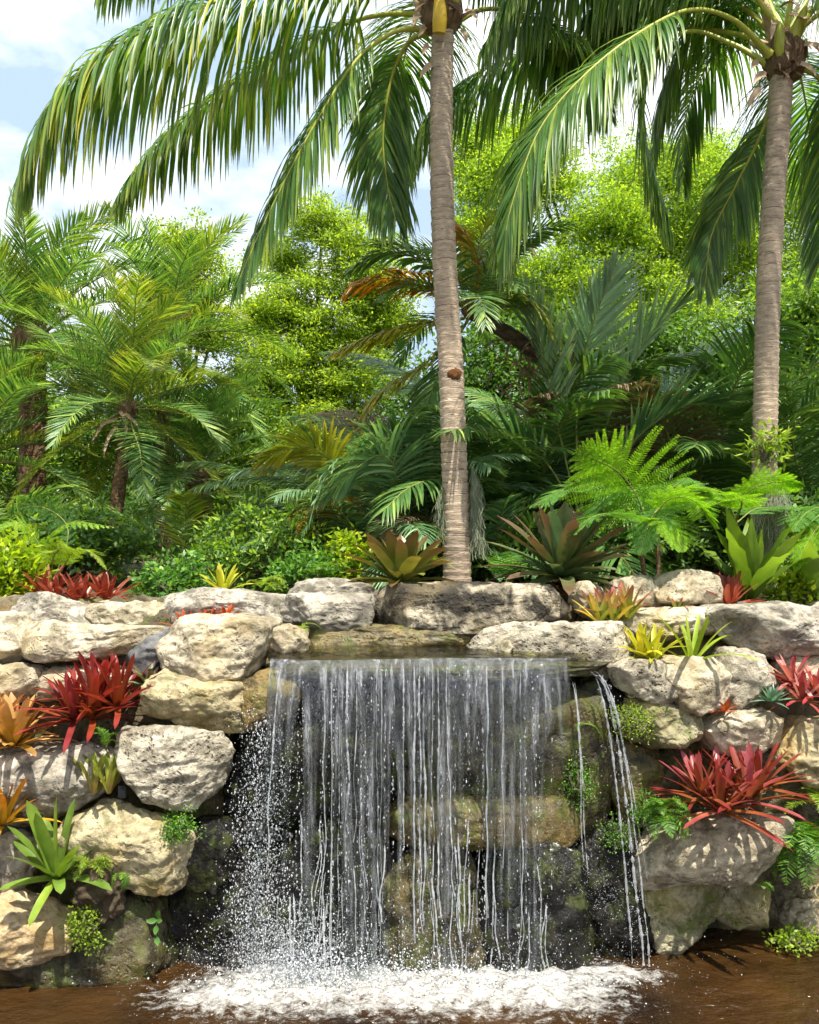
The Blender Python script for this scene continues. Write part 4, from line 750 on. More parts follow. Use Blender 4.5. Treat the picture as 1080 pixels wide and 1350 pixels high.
# leaning palm with orange fronds
b = P(775, 560, 8.4); g0 = P(800, 735, 8.6); g0[2] = 2.05; c = P(618, 408, 8.2)
t = thing('leaning_palm', 'leaning dark trunked palm with orange and yellow fronds behind the central trunk', 'palm tree', g0)
rough_trunk(t, [g0, b, P(710, 470, 8.3), c], .048, 'darktrunk', 5); crown_base(t, c, .06, .09, 6); crown_fronds(t, c, smallP, 16, (['date', 'dark', 'yellow'], [2, 2, 1]), 66, scale=(.7, 1.0))
for k in range(46): husk_strip(t, P(random.uniform(650, 770), random.uniform(440, 540), 8.15), (random.uniform(-.9, .9), -.5, random.uniform(-.6, .5)), random.uniform(.2, .5), .013, 60 + k, 'fibre')
LK = dict(n=40, Lmax=0.44, hw=0.017, a0=62, a1=26, lift=10, grav=0.45, start=0.16, rad=(0.018, 0.004), segs=4)
for k, (lm, pp) in enumerate((
   ('orange', [(615,410,8.2),(580,380,8.1),(530,366,8.0),(480,372,7.9),(462,384,7.9)]), ('yellow', [(612,420,8.2),(565,425,8.1),(505,440,8.0),(448,462,8.0)]),
   ('orange', [(620,405,8.2),(632,365,8.2),(625,330,8.2),(606,300,8.2)]), ('dark', [(610,400,8.3),(565,350,8.3),(515,332,8.3),(468,352,8.3)]),
   ('yellow', [(610,430,8.2),(560,480,8.1),(500,520,8.0),(480,560,8.0)]), ('date', [(625,410,8.2),(660,370,8.2),(680,330,8.2),(715,310,8.2)]),
   ('dategold', [(625,415,8.1),(665,395,8.0),(700,400,7.9),(730,440,7.9)]), ('dark', [(620,410,8.4),(640,350,8.7),(660,300,8.9)]), ('dark', [(618,420,8.2),(590,470,8.0),(560,540,7.9),(545,600,7.9)]))):
    add_frond(t, np.array([P(*q) for q in pp]), lm, seed=500 + k, **LK)
# silvery palm, and two yellowing low fronds
t = thing('silver_palm', 'pale silvery palm with upright stiff fronds between the coconut trunks', 'palm', np.array([P(770, 700, 8.2)[0], 8.2, 2.05]))
crown_base(t, np.array(t.location) + np.array([0, 0, .1]), .1, .2, 9)
for k, (lm, pp) in enumerate((('silver', [(770,700,8.2),(760,560,8.1),(775,450,8.0),(812,350,7.9)]), ('silver', [(772,700,8.2),(800,560,8.1),(850,450,8.0),(905,395,7.9)]), ('silver', [(768,700,8.2),(735,560,8.1),(715,460,8.0),(690,390,8.0)]),
                              ('blue', [(772,700,8.2),(820,600,8.0),(890,540,7.8),(950,530,7.7)]), ('blue', [(768,700,8.2),(720,610,8.0),(650,570,7.8),(610,590,7.7)]), ('blue', [(775,700,8.2),(850,560,8.4),(930,470,8.6),(980,450,8.7)]))):
    add_frond(t, np.array([P(*q) for q in pp]), lm, seed=520 + k, n=44, Lmax=.62, hw=.02, a0=50, a1=18, lift=14, grav=.12, start=.45, rad=(.018, .004), segs=3)
t = thing('fallen_frond_palm', 'low palm with yellow arching fronds left of the central trunk', 'palm', np.array([P(470, 730, 8.0)[0], 8.0, 2.05]))
crown_base(t, np.array(t.location) + np.array([0, 0, .08]), .08, .15, 10)
for k, (lm, pp) in enumerate((('yellow', [(470,725,8.0),(455,640,7.8),(410,590,7.6),(345,605,7.5)]), ('orange', [(470,725,8.0),(440,670,7.7),(400,680,7.5),(372,715,7.4)]), ('blue', [(472,725,8.0),(500,600,7.7),(545,555,7.4),(590,560,7.3)]), ('blue', [(470,725,8.0),(480,620,7.5),(440,620,7.2),(405,690,7.0)]), ('blue', [(474,725,8.0),(520,640,7.4),(500,600,7.1),(430,650,6.9)]))):
    add_frond(t, np.array([P(*q) for q in pp]), lm, seed=540 + k, n=44, Lmax=.5, hw=.015, a0=62, a1=24, lift=8, grav=.4, start=.3, rad=(.014, .003), segs=4)

# ---------------------------------------------------------------- broad-leaved trees
def leaf_cloud(centres, radii, per, ll, lw, rs, flat=0.55, droop=0.0):
    """small pointed leaves spread through clumps"""
    m = len(centres); c = np.repeat(centres, per, 0); r = np.repeat(radii, per)[:, None]; n = len(c)
    p = c + rs.normal(0, 0.5, (n, 3)) * r * np.array([1, 1, flat])
    d = norm((p - c) / r + rs.normal(0, 0.55, (n, 3)) + np.array([0, 0, -droop])); nn = norm(rs.normal(0, 0.6, (n, 3)) + np.array([0, -0.15, 0.9])); s = norm(np.cross(d, nn))
    l = ll * rs.uniform(.6, 1.25, (n, 1)); w = lw * rs.uniform(.7, 1.2, (n, 1))
    V = np.stack([p, p + d * l * .45 + s * w, p + d * l, p + d * l * .45 - s * w], 1).reshape(-1, 3); F = np.arange(4 * n).reshape(-1, 4)
    return V, F, np.tile(np.array([0, .4, 1, .4]), n)
def tree(label, base_px, Y, lobes, clumps, per, ll, lw, m, seed, cr=(0.22, 0.42), r=0.14, name='leafy_tree', grp='trees beyond the palms', flat=.5, cat='tree'):
    rs = np.random.default_rng(seed); b = P(*base_px, Y); b[2] = 2.05; t = thing(name, label, cat, b, grp)
    lob = [(P(px, py, Y + dy), np.array([rx, (rx + ry) * .5, ry]) / FPX * Y) for px, py, rx, ry, dy in lobes]
    vol = np.array([np.prod(e) ** .67 for _, e in lob]); which = rs.choice(len(lob), clumps, p=vol / vol.sum())
    u = norm(rs.normal(size=(clumps, 3))) * (rs.random((clumps, 1)) ** .45); cc = np.array([lob[w][0] + u[i] * lob[w][1] for i, w in enumerate(which)]); cc += 0.12 * rs.normal(size=cc.shape)
    top = np.mean([q for q, _ in lob], 0); fork = b * .45 + top * .55; fork[0] = b[0] * .6 + top[0] * .4
    part('trunk', tube_parts(spline([b - np.array([0, 0, .1]), b * .6 + fork * .4 + np.array([.08, 0, 0]), fork], 16), np.linspace(r, r * .55, 16), 10), M['bark'], t)
    limbs = []
    for q, e in lob: limbs += tube_parts(spline([fork, fork * .5 + q * .5 + np.array([0, 0, -.1]), q], 10), np.linspace(r * .5, r * .12, 10), 7)
    for i in rs.choice(clumps, min(clumps, 160), replace=False):
        q = lob[which[i]][0]; limbs += tube_parts(spline([q, q * .5 + cc[i] * .5 + rs.normal(0, .08, 3), cc[i]], 6), np.linspace(r * .12, .006, 6), 4)
    part('limbs', limbs, M['bark'], t)
    part('crown', [(lambda v: (v[0], v[1], 0, v[2]))(leaf_cloud(cc, rs.uniform(*cr, clumps), per, ll, lw, rs, flat))], M[m], t, smooth=False); return t
tree('airy bright yellow green tree left of the central coconut trunk', (400,720), 14.5, [(425,300,55,28,0),(370,345,40,22,.5),(470,350,60,40,0),(400,420,80,50,0),(350,500,55,55,-.5),(450,500,80,60,0),(390,590,80,50,-.5),(480,590,50,50,.5),(500,430,50,60,.6),(330,420,30,25,0)], 1350, 100, .08, .0135, 'tree', 31, (.15, .33), flat=.4)
tree('dense bright lime green tree behind the two coconut trunks', (780,720), 16.0, [(625,190,45,40,.3),(690,180,50,40,.6),(900,215,60,45,.8),(1000,230,50,50,.8),(1060,270,55,60,.6),(840,230,50,45,.5),(1070,370,50,60,.6),(650,240,60,60,0),(720,230,60,55,.5),(800,300,70,55,0),(880,330,70,60,.5),(640,330,50,60,0),(940,260,60,70,0),(760,390,90,60,0),(880,420,80,50,0),(690,400,70,60,.5),(980,350,40,70,.5)], 2100, 105, .085, .0145, 'tree2', 32, (.16, .34), flat=.5)
tree('slender airy tree top standing against the sky above the left palms', (240,720), 13.5, [(235,310,24,20,0),(255,350,40,22,0),(270,390,30,18,0),(235,395,45,30,.3),(280,440,40,30,0)], 200, 110, .07, .013, 'tree', 33, (.16, .32), .09)
tree('dark leafy tree behind the palms at far right', (1060,720), 13.0, [(1060,420,60,60,0),(1050,520,60,60,0),(1110,480,60,90,0),(1010,580,50,50,.5),(1120,350,60,60,.5)], 320, 95, .09, .022, 'tree3', 34, (.25, .45))
tree('bushy mid green tree low between the airy tree and left palms', (310,720), 12.2, [(300,560,50,50,0),(340,620,55,50,0),(290,650,50,45,0),(400,660,60,40,.3),(355,690,60,30,0)], 300, 95, .075, .018, 'tree3', 35, (.2, .4))
tree('leafy tree filling the gap behind the far left palm', (0,720), 14.0, [(-30,480,60,70,0),(40,560,70,60,0),(120,600,70,60,0),(0,640,70,60,0),(130,480,50,50,.4),(200,560,60,60,0)], 420, 95, .095, .022, 'tree3', 36, (.28, .5))
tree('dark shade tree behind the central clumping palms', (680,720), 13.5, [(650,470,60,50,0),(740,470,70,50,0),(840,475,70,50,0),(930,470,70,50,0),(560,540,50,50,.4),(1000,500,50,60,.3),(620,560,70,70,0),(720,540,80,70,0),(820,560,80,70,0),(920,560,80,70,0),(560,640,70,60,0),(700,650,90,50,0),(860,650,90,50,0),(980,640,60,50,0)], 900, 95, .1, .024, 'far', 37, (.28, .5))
# far wood: one mass behind everything
rs = np.random.default_rng(77); n = 1500; cx = rs.uniform(-17, 17, n); cz = 2.0 + rs.random(n) * (2.3 + 1.1 * perlin(np.stack([cx * .35, cx * 0, cx * 0], -1))); cc = np.stack([cx, rs.uniform(20, 25, n), cz], -1)
V, F, A = leaf_cloud(cc, rs.uniform(.5, .9, n), 60, .22, .06, rs, .8)
far = link('far_wood', mk_mesh('far_wood', [(V, F, 0, A)], M['far'], False)); tag(far, 'distant green wood closing the view behind the palms', 'wood', kind='stuff')

# ---------------------------------------------------------------- ferns
def bipinnate(path, n, Lp, Lq, hw, a0=70, a1=35, droop=.3, start=.25, nq=16, seed=0, up=(0, 0, 1), rad=(.007, .0015), roll=0, prof=.7):
    rs = np.random.default_rng(seed); path = spline(path, 40); T, Uu, S = frames(path, up)
    if roll: c, s = math.cos(R(roll)), math.sin(R(roll)); Uu, S = Uu * c + S * s, S * c - Uu * s
    t = np.tile(np.linspace(start, .99, n), 2); sg = np.repeat([1., -1.], n); idx = t * 39; I = lambda A: np.stack([np.interp(idx, np.arange(40), A[:, k]) for k in range(3)], 1)
    p, tt, uu, ss = I(path), norm(I(T)), norm(I(Uu)), norm(I(S)); w = (t - start) / (1 - start); al = np.radians(a0 + (a1 - a0) * w)
    d = np.cos(al)[:, None] * tt + np.sin(al)[:, None] * sg[:, None] * ss + .06 * uu + rs.normal(0, .04, (2 * n, 3))
    Lg = Lp * np.where(w < .3, prof + (1 - prof) * w / .3, 1 - .93 * ((w - .3) / .7) ** 1.25) * rs.uniform(.92, 1.05, 2 * n); K = 7; C = [p]; dd = norm(d)
    for k in range(K - 1): dd = norm(dd + np.array([0, 0, -1.]) * droop * .16 * (.4 + k / K)); C.append(C[-1] + dd * (Lg / (K - 1))[:, None])
    C = np.stack(C, 1); tang = norm(np.gradient(C, axis=1)); side = norm(tt[:, None] - np.sum(tt[:, None] * tang, -1, keepdims=True) * tang); nor = norm(np.cross(side, tang))
    # pinnules both sides of every pinna
    if hw is None: hw = Lp / nq * .30
    q = np.linspace(.04, .99, nq); fi = q * (K - 1); i0 = np.minimum(fi.astype(int), K - 2); fr = (fi - i0)[None, :, None]; g = lambda A: A[:, i0] * (1 - fr) + A[:, i0 + 1] * fr
    pc, pt, ps = g(C), g(tang), g(side); Lpn = (Lq * (Lg / Lp) ** .5)[:, None] * (1 - .75 * q ** 1.6)[None] * rs.uniform(.9, 1.1, (2 * n, nq)); out = []
    for s2 in (1., -1.):
        dr = norm(ps * s2 * .88 + pt * .5 + rs.normal(0, .04, ps.shape)); e = pc + dr * Lpn[..., None] + np.array([0, 0, -.12]) * Lpn[..., None]; mdl = (pc + e) / 2 + 0
        Cc = np.stack([pc, mdl, e], 2).reshape(-1, 3, 3); W = np.stack([pt * .7, pt, pt * .15], 2).reshape(-1, 3, 3) * hw; V, F, A = flat_ribbons(Cc, W); out.append((V, F, 0, A))
    rb = flat_ribbons(C, side * (.0035 * np.linspace(1, .3, K))[None, :, None] * (Lp / .4)); out.append((rb[0], rb[1], 0, rb[2]))
    return tube_parts(path, np.linspace(rad[0], rad[1], 40), 5), out
def fern_frond(t, pp, lm, stem='rachis', world=False, **kw):
    rp, lp = bipinnate(np.array([P(*q) for q in pp]) if not world else np.array(pp), **kw); b = np.array(t.location)
    f = part('frond', rp, M[stem], t, base=b); part('leaflets', lp, M[lm], f, base=b); return f
def tree_fern(label, base, stem_pts, fronds, r=.018):
    b = P(*base); t = thing('tree_fern', label, 'fern', b, 'tree ferns on the right bank')
    part('trunk', tube_parts(spline([b - np.array([0, 0, .1])] + [P(*q) for q in stem_pts], 14), np.linspace(r, r * .7, 14), 8), M['browntrunk'], t)
    for k, (lm, pp, kw) in enumerate(fronds): fern_frond(t, pp, lm, seed=hash(label[:9]) % 99 + k if False else 700 + k + int(base[0]), **kw)
    return t
FK = dict(n=17, Lp=.42, Lq=.048, hw=None, nq=24, droop=.35, start=.3)
tree_fern('bright lime tree fern with a large triangular frond behind the mossy topped stone', (852,760,6.25), [(846,725,6.25),(852,700,6.25)], [
    ('fern', [(852,700,6.25),(842,660,6.2),(815,622,6.1),(762,596,6.0)], dict(FK, n=20, Lp=.50, roll=35, a0=80, start=.12)),
    ('fern2', [(850,702,6.25),(815,660,6.4),(765,640,6.5),(700,668,6.5)], dict(FK, Lp=.34)),
    ('fern', [(854,700,6.2),(880,660,6.05),(915,660,5.95),(946,694,5.9)], dict(FK, Lp=.32)),
    ('fern2', [(850,704,6.2),(820,680,6.05),(785,680,5.95),(750,705,5.9)], dict(FK, Lp=.28)),
    ('fern', [(854,704,6.2),(870,685,6.0),(885,695,5.9),(900,725,5.85)], dict(FK, Lp=.25)),
    ('fern2', [(852,700,6.3),(880,650,6.6),(905,630,6.9)], dict(FK, Lp=.3))])
tree_fern('second thinner tree fern standing right of the bright one', (868,765,6.45), [(868,720,6.45),(869,690,6.45)], [
    ('fern2', [(869,690,6.45),(850,655,6.4),(810,650,6.3),(775,680,6.2)], dict(FK, Lp=.3)), ('fern', [(869,690,6.45),(890,650,6.4),(930,645,6.3),(950,665,6.2)], dict(FK, Lp=.3)),
    ('fern2', [(869,692,6.4),(870,670,6.2),(855,690,6.0),(845,730,5.95)], dict(FK, Lp=.26)), ('fern2', [(869,690,6.5),(900,660,6.8),(940,680,7.0)], dict(FK, Lp=.3))])
tree_fern('tree fern with arching fronds in front of the right coconut trunk', (975,800,6.4), [(972,720,6.4),(970,685,6.4)], [
    ('fern', [(970,685,6.4),(985,650,6.3),(1020,636,6.2),(1058,640,6.1)], dict(FK, Lp=.24)), ('fern', [(970,685,6.4),(955,655,6.3),(935,655,6.2),(915,685,6.1)], dict(FK, Lp=.22)),
    ('fern2', [(970,690,6.4),(1000,670,6.7),(1050,672,6.9)], dict(FK, Lp=.26)), ('fern', [(970,688,6.35),(978,662,6.1),(960,660,6.0),(925,670,5.95)], dict(FK, Lp=.22))])
tree_fern('blue green tree fern cut by the right picture edge', (1115,790,6.5), [(1112,720,6.5),(1110,700,6.5)], [
    ('fern2', [(1110,700,6.5),(1090,670,6.4),(1065,675,6.3),(1045,700,6.2)], dict(FK, Lp=.28)), ('fern', [(1110,700,6.5),(1085,690,6.2),(1062,720,6.1),(1050,750,6.05)], dict(FK, Lp=.25)), ('fern2', [(1110,700,6.5),(1130,660,6.5),(1160,660,6.5)], dict(FK, Lp=.3))])
t = thing('broad_fern', 'light green broad fern arching over the left red bromeliads', 'fern', P(70, 770, 6.5))
for k, (lm, pp, kw) in enumerate((('fern', [(70,770,6.5),(60,720,6.5),(90,690,6.45),(150,695,6.4)], dict(FK, n=15, Lp=.17, Lq=.03)), ('fern', [(66,770,6.5),(50,715,6.5),(25,690,6.45),(-20,700,6.4)], dict(FK, n=15, Lp=.18, Lq=.03)), ('lime', [(72,770,6.4),(95,730,6.3),(120,728,6.25),(140,750,6.2)], dict(FK, n=14, Lp=.15, Lq=.03)), ('fern', [(66,770,6.4),(45,735,6.3),(20,735,6.25),(0,760,6.2)], dict(FK, n=14, Lp=.16, Lq=.03)), ('fern2', [(70,770,6.6),(90,700,6.7),(60,670,6.8),(20,670,6.9)], dict(FK, n=15, Lp=.18, Lq=.03)), ('lime', [(70,770,6.35),(70,735,6.25),(85,722,6.2),(110,735,6.1)], dict(FK, n=14, Lp=.14, Lq=.03)))):
    fern_frond(t, pp, lm, seed=760 + k, **kw)
def small_fern(label, base, n, Lr, lm, seed, spread=1.0, front=True, Lp=.3, e=(20, 75), cat='fern', name='fern', down=False, grp='small ferns among the rocks'):
    rs = random.Random(seed); b = P(*base); t = thing(name, label, cat, b, grp)
    for k in range(n):
        az = rs.uniform(0, 360) if not front else rs.uniform(150, 390); ang = R(rs.uniform(*e)); p = [b.copy()]; Lf = Lr * rs.uniform(.7, 1.1)
        for s in range(6):
            p.append(p[-1] + np.array([math.cos(ang) * math.cos(R(az)) * spread, math.cos(ang) * math.sin(R(az)) * .8, math.sin(ang)]) * Lf / 6); ang -= R(rs.uniform(12, 24) if not down else 30)
        add_frond(t, np.array(p), lm, n=24, Lmax=Lf * Lp * .8, hw=Lf * .0125, a0=82, a1=50, lift=4, grav=.12, start=.1, rad=(.0025, .0008), segs=3, seed=seed * 20 + k, prof=.8, tip=.12)
    return t
small_fern('small bright fern growing in front of the largest red bromeliad at left', (140,985,4.98), 5, .20, 'fernsmall', 1, .5, e=(55, 85))
small_fern('single pale fern arching beside the grey banded rock', (392,832,5.6), 3, .26, 'lime', 2, 1, e=(25, 50))
small_fern('thin fern tuft on the long dark grey slab', (357,828,5.68), 4, .12, 'lime', 3, .7, e=(40, 80))
small_fern('dark green fern spreading left of the largest red bromeliad on the right bank', (880,1062,5.12), 9, .24, 'fernsmall', 4, 1, e=(10, 60))
small_fern('fresh green fern with arching fronds between the trickle and the crimson bromeliad', (868,1078,5.12), 12, .26, 'fernsmall', 30, 1, e=(0, 70))
small_fern('large feathery fern mass at the right edge below the red bromeliad', (1060,1110,5.35), 40, .36, 'fernsmall', 10, 1, Lp=.30, e=(-10, 80))
small_fern('pale feathery fern at the right edge above the larger fern mass', (1075,1060,5.4), 18, .26, 'lime', 11, 1, Lp=.30, e=(10, 80))
small_fern('tiny fern in the shade right of the mossy stone', (1002,1165,5.3), 6, .14, 'fernsmall', 12, 1, e=(0, 60))
small_fern('lime green fern spreading over the rooty soil clod', (118,1140,4.86), 16, .15, 'lime', 13, 1, Lp=.36, e=(10, 70))
small_fern('small fern hanging right of the rooty soil clod', (158,1150,4.92), 6, .15, 'fernsmall', 14, 1, e=(-20, 30), down=True)
small_fern('tiny fern growing behind the right end of the curtain', (770,955,5.25), 5, .11, 'fernsmall', 15, 1, e=(0, 60))
small_fern('bright white tipped fern right behind the large green bromeliad', (560,752,6.5), 6, .34, 'lime', 17, 1, e=(20, 60))
small_fern('dark ferns filling the shade behind the dark bromeliad', (660,760,6.9), 14, .5, 'fern2', 18, 1, e=(15, 70), front=False)
small_fern('green fern between the upper left red bromeliads and yellow bromeliad', (205,785,6.3), 14, .3, 'fern2', 19, 1, e=(25, 75), front=False)
small_fern('pale fern behind the long dark grey slab', (345,775,6.4), 12, .26, 'lime', 20, 1, e=(25, 75), front=False)
small_fern('fern tuft on the soil just left of the flat grey rock', (420,760,6.6), 12, .28, 'fernsmall', 21, 1, e=(25, 80), front=False)
small_fern('thin grassy fern on the shaded face of the ledge rock at right', (925,1150,5.2), 6, .12, 'fernsmall', 22, 1, e=(-30, 40), down=True)

# ---------------------------------------------------------------- rosettes (bromeliads)
def rosette_leaf(L_, hw, e0, bend, chan, seed, tipw=.85, wav=0.0):
    rs = np.random.default_rng(seed); K = 9; ang = R(e0); p = [np.zeros(3)]; ns = [np.array([-math.sin(ang), 0, math.cos(ang)])]
    for k in range(K - 1):
        p.append(p[-1] + np.array([math.cos(ang), 0, math.sin(ang)]) * L_ / (K - 1)); ang -= R(bend) / (K - 1) * (.4 + 1.2 * k / K); ns.append(np.array([-math.sin(ang), 0, math.cos(ang)]))
    p, ns = np.array(p), np.array(ns); p[:, 1] += L_ * .08 * rs.normal() * np.linspace(0, 1, K) ** 2
    u = np.linspace(0, 1, K); w = hw * np.interp(u, [0, .12, .5, tipw - .08, tipw + .06, 1], [.8, .95, 1, .85, .55, .04]); rows = []
    for a, ch in ((-1, 1), (-.55, .35), (0, 0), (.55, .35), (1, 1)):
        rows.append(p + np.array([0, 1., 0]) * (a * w)[:, None] + ns * (ch * chan * w * np.linspace(1, .35, K))[:, None] + np.array([0, 0, 1.]) * (wav * hw * np.sin(u * 30 + a * 2) * abs(a))[:, None])
    V = np.stack(rows, 1).reshape(-1, 3); b = np.arange(K - 1)[:, None] * 5; j = np.arange(4)[None]; F = np.stack([b + j, b + j + 1, b + j + 6, b + j + 5], -1).reshape(-1, 4)
    return V, F, 0, np.repeat(u, 5)
def rosette(label, centres, Rm, hw, m, seed, n=30, e=(84, 8), bend=(15, 60), chan=.45, lens=(.6, 1.0), name='bromeliad', cat='bromeliad', grp='bromeliads on the rocks', alt=None, tipw=.9, tilt=(0, 0), scales=None, wav=0):
    rs = random.Random(seed); b = P(*centres[0]); t = thing(name, label, cat, b, grp); K = 7
    protos = []
    for k in range(K):
        f = k / (K - 1); row = []
        for q in range(2): row.append(mk_mesh('leaf', [rosette_leaf(Rm * 1.08 * (lens[0] + (lens[1] - lens[0]) * math.sin(f * math.pi * .62) / 1.0), hw * 1.3 * (1 - .15 * f), e[0] + (e[1] - e[0]) * f, bend[0] + (bend[1] - bend[0]) * f, chan, seed * 31 + k * 2 + q, tipw, wav)], M[m]))
        protos.append(row)
    for ci, c in enumerate(centres):
        off = P(*c) - b; s0 = (scales[ci] if scales else 1.0); tl = (tilt[0] + rs.uniform(-8, 8), tilt[1] + rs.uniform(-8, 8))
        R0 = Matrix.Rotation(R(tl[0]), 4, 'X') @ Matrix.Rotation(R(tl[1]), 4, 'Y')
        for k in range(n):
            me = protos[min(K - 1, int(k / n * K))][rs.randrange(2)]; lf = link('leaf', me, t); s = s0 * rs.uniform(.86, 1.1)
            lf.matrix_local = Matrix.Translation(off) @ R0 @ Matrix.Rotation(k * 2.39996 + rs.uniform(-.2, .2), 4, 'Z') @ Matrix.Rotation(R(rs.uniform(-7, 7)), 4, 'X') @ Matrix.Translation((.012 * s0, 0, 0)) @ Matrix.Scale(s, 4)
    return t
px = lambda n, Y: n / FPX * Y
rosette('large green and bronze bromeliad on the bank left of the central trunk', [(527,770,6.15)], px(84,6.15), .044, 'b_imperial', 1, 38, (80, 6), (10, 45), .5, (.75, 1))
rosette('large dark bronze bromeliad with dry lower leaves right of the central trunk', [(738,762,6.3)], px(112,6.3), .044, 'b_imperial_dark', 2, 46, (80, -4), (8, 40), .5, (.8, 1))
rosette('ring of dry brown fallen leaves under the dark bronze bromeliad', [(738,772,6.4)], px(80,6.4), .03, 'b_dead', 3, 16, (10, -12), (20, 40), .5, name='dry_leaf_rosette', cat='dead leaves', grp=None)
rosette('spiky red bromeliad clump behind the rounded grey boulder at upper left', [(78,795,6.05),(108,797,6.0),(140,795,6.08),(60,790,6.15)], px(56,6.05), .014, 'b_backred', 4, 22, (82, 15), (10, 35), .5)
rosette('small red orange bromeliad in the gap left of the overhanging boulder', [(245,830,5.58)], px(34,5.6), .009, 'b_redorange', 5, 22, (82, 8), (10, 40), .5)
rosette('tiny orange bromeliad in the hollow of the long dark slab', [(273,816,5.66)], px(18,5.7), .010, 'b_redorange', 6, 10, (80, 10), (10, 40), .5)
rosette('tiny orange bromeliad right of the other one in the slab hollow', [(298,814,5.66)], px(22,5.7), .011, 'b_redorange', 7, 11, (80, 10), (10, 40), .5)
rosette('largest bright red bromeliad clump on the left bank', [(122,948,5.2),(155,935,5.22),(98,952,5.18),(128,930,5.3)], px(92,5.2), .0185, 'b_red', 8, 26, (84, 0), (8, 35), .5, (.75, 1), scales=(1.0, .95, .85, .9))
rosette('tan and golden bromeliad at the left edge beside the largest red one', [(18,985,5.12),(-15,980,5.15)], px(72,5.1), .021, 'b_tan', 9, 32, (82, 10), (8, 35), .5, (.85, 1))
rosette('orange and yellow spiky bromeliad at the left edge below the grey slab', [(4,1088,4.98),(-25,1060,5.05)], px(74,5.0), .016, 'b_orange', 10, 26, (80, 0), (8, 40), .5, (.8, 1))
rosette('broad leaved green rosette above the sunlit tan ledge on the left', [(76,1158,4.88)], px(82,4.88), .031, 'b_green', 11, 17, (86, -10), (6, 50), .4, (1.3, .85), tilt=(12, -6))
rosette('pair of small upright green bromeliads with reddish bases on the grey slab', [(124,1046,5.0),(144,1046,5.0)], px(58,5.0), .012, 'b_lime', 12, 12, (86, 48), (4, 30), .6, (.85, 1))
rosette('green bromeliad with pink tips right of the central cap stone', [(808,822,5.65),(828,816,5.68),(790,822,5.62)], px(52,5.65), .016, 'b_pinktip', 13, 13, (86, 28), (4, 30), .6, (.8, 1))
rosette('tiny red and green bromeliad below the angular cream boulder', [(893,806,5.84)], px(28,5.8), .010, 'b_pinktip', 14, 12, (80, 15), (10, 40), .5)
rosette('red bromeliad fan right of the angular cream boulder', [(962,800,5.95)], px(50,5.95), .016, 'b_backred', 15, 24, (80, 8), (8, 30), .5, (.85, 1))
rosette('yellow bromeliad on the boulder right of the waterfall lip', [(862,872,5.42),(848,866,5.46)], px(60,5.42), .014, 'b_yellow', 16, 18, (80, 5), (10, 60), .5, (.75, 1))
rosette('strappy lime green plant beside the yellow bromeliad', [(912,876,5.42)], px(92,5.42), .014, 'b_strap', 17, 12, (82, 18), (10, 75), .6, (.75, 1), name='strap_plant', cat='plant', grp=None)
rosette('pink and crimson bromeliad beside the teal rosette at the right edge', [(1058,925,5.4),(1078,915,5.42),(1045,900,5.5)], px(46,5.4), .014, 'b_pink', 18, 24, (80, -10), (8, 40), .5, (.8, 1))
rosette('small teal green succulent rosette on the right bank', [(1018,925,5.33)], px(34,5.33), .011, 'b_teal', 19, 26, (80, 5), (5, 20), .3, (.6, 1), name='succulent', cat='succulent', grp=None, tipw=.6)
rosette('largest crimson bromeliad clump on the right bank above the overhanging ledge', [(950,1070,5.08),(985,1058,5.12),(925,1050,5.15),(1000,1040,5.2)], px(88,5.1), .0175, 'b_crimson', 20, 27, (84, -8), (6, 32), .5, (.75, 1), scales=(1, 1, .8, .85))
rosette('tiny orange bromeliad below the cream boulder on the right', [(955,938,5.3)], px(24,5.3), .007, 'b_redorange', 21, 14, (75, 5), (10, 40), .5)
rosette('yellow green bromeliad behind the long dark grey slab', [(295,782,6.15)], px(42,6.15), .016, 'b_yellow', 22, 16, (80, 12), (8, 40), .5, (.85, 1))
rosette('dark purple bromeliad half hidden left of the ochre stained boulder', [(196,905,5.28)], px(36,5.28), .014, 'b_imperial_dark', 23, 14, (82, 20), (8, 40), .5)
# nest ferns: broad wavy leaves in a funnel
rosette('upright nest fern with broad wavy leaves at the base of the right coconut trunk', [(985,795,6.2)], px(125,6.2), .055, 'nest', 24, 16, (88, 48), (8, 40), .35, (.8, 1), name='nest_fern', cat='fern', grp='nest ferns', tipw=.75, wav=.3)
rosette('nest fern with broad leaves cut by the right picture edge', [(1078,800,6.25)], px(120,6.25), .065, 'nest', 25, 11, (85, 30), (8, 50), .35, (.85, 1), name='nest_fern', cat='fern', grp='nest ferns', tipw=.75, wav=.3)

# ---------------------------------------------------------------- shrubs, herbs, hanging moss, label
def shrub(label, c, rad, clumps, per, ll, lw, m, seed, name='shrub', cat='shrub', grp='shrubs and herbs under the palms', flat=.7, loose=False):
    rs = np.random.default_rng(seed); b = P(*c); t = thing(name, label, cat, b, grp); rad = np.array(rad) / FPX * c[2]
    cc = b + np.array([0, 0, rad[1]]) + norm(rs.normal(size=(clumps, 3))) * rs.random((clumps, 1)) ** .5 * np.array([rad[0], rad[0] * .6, rad[1]])
    if loose: cc = b + np.array([0, 0, rad[1]]) + rs.normal(0, .55, (clumps, 3)) * np.array([rad[0], rad[0] * .5, rad[1]]) + (rs.random((clumps, 1)) ** 2) * np.array([0, -.03, -1.2 * rad[1]])
    st = []
    for i in range(min(clumps, 40)): st += tube_parts(spline([b + rs.normal(0, .02, 3) * np.array([1, 1, 0]), (b + cc[i]) / 2 + rs.normal(0, .03, 3), cc[i]], 6), np.linspace(.008, .002, 6), 4)
    part('stems', st, M['bark'], t); V, F, A = leaf_cloud(cc, np.full(clumps, max(ll * 1.6, .05)), per, ll, lw, rs, flat); part('foliage', [(V, F, 0, A)], M[m], t, smooth=False); return t
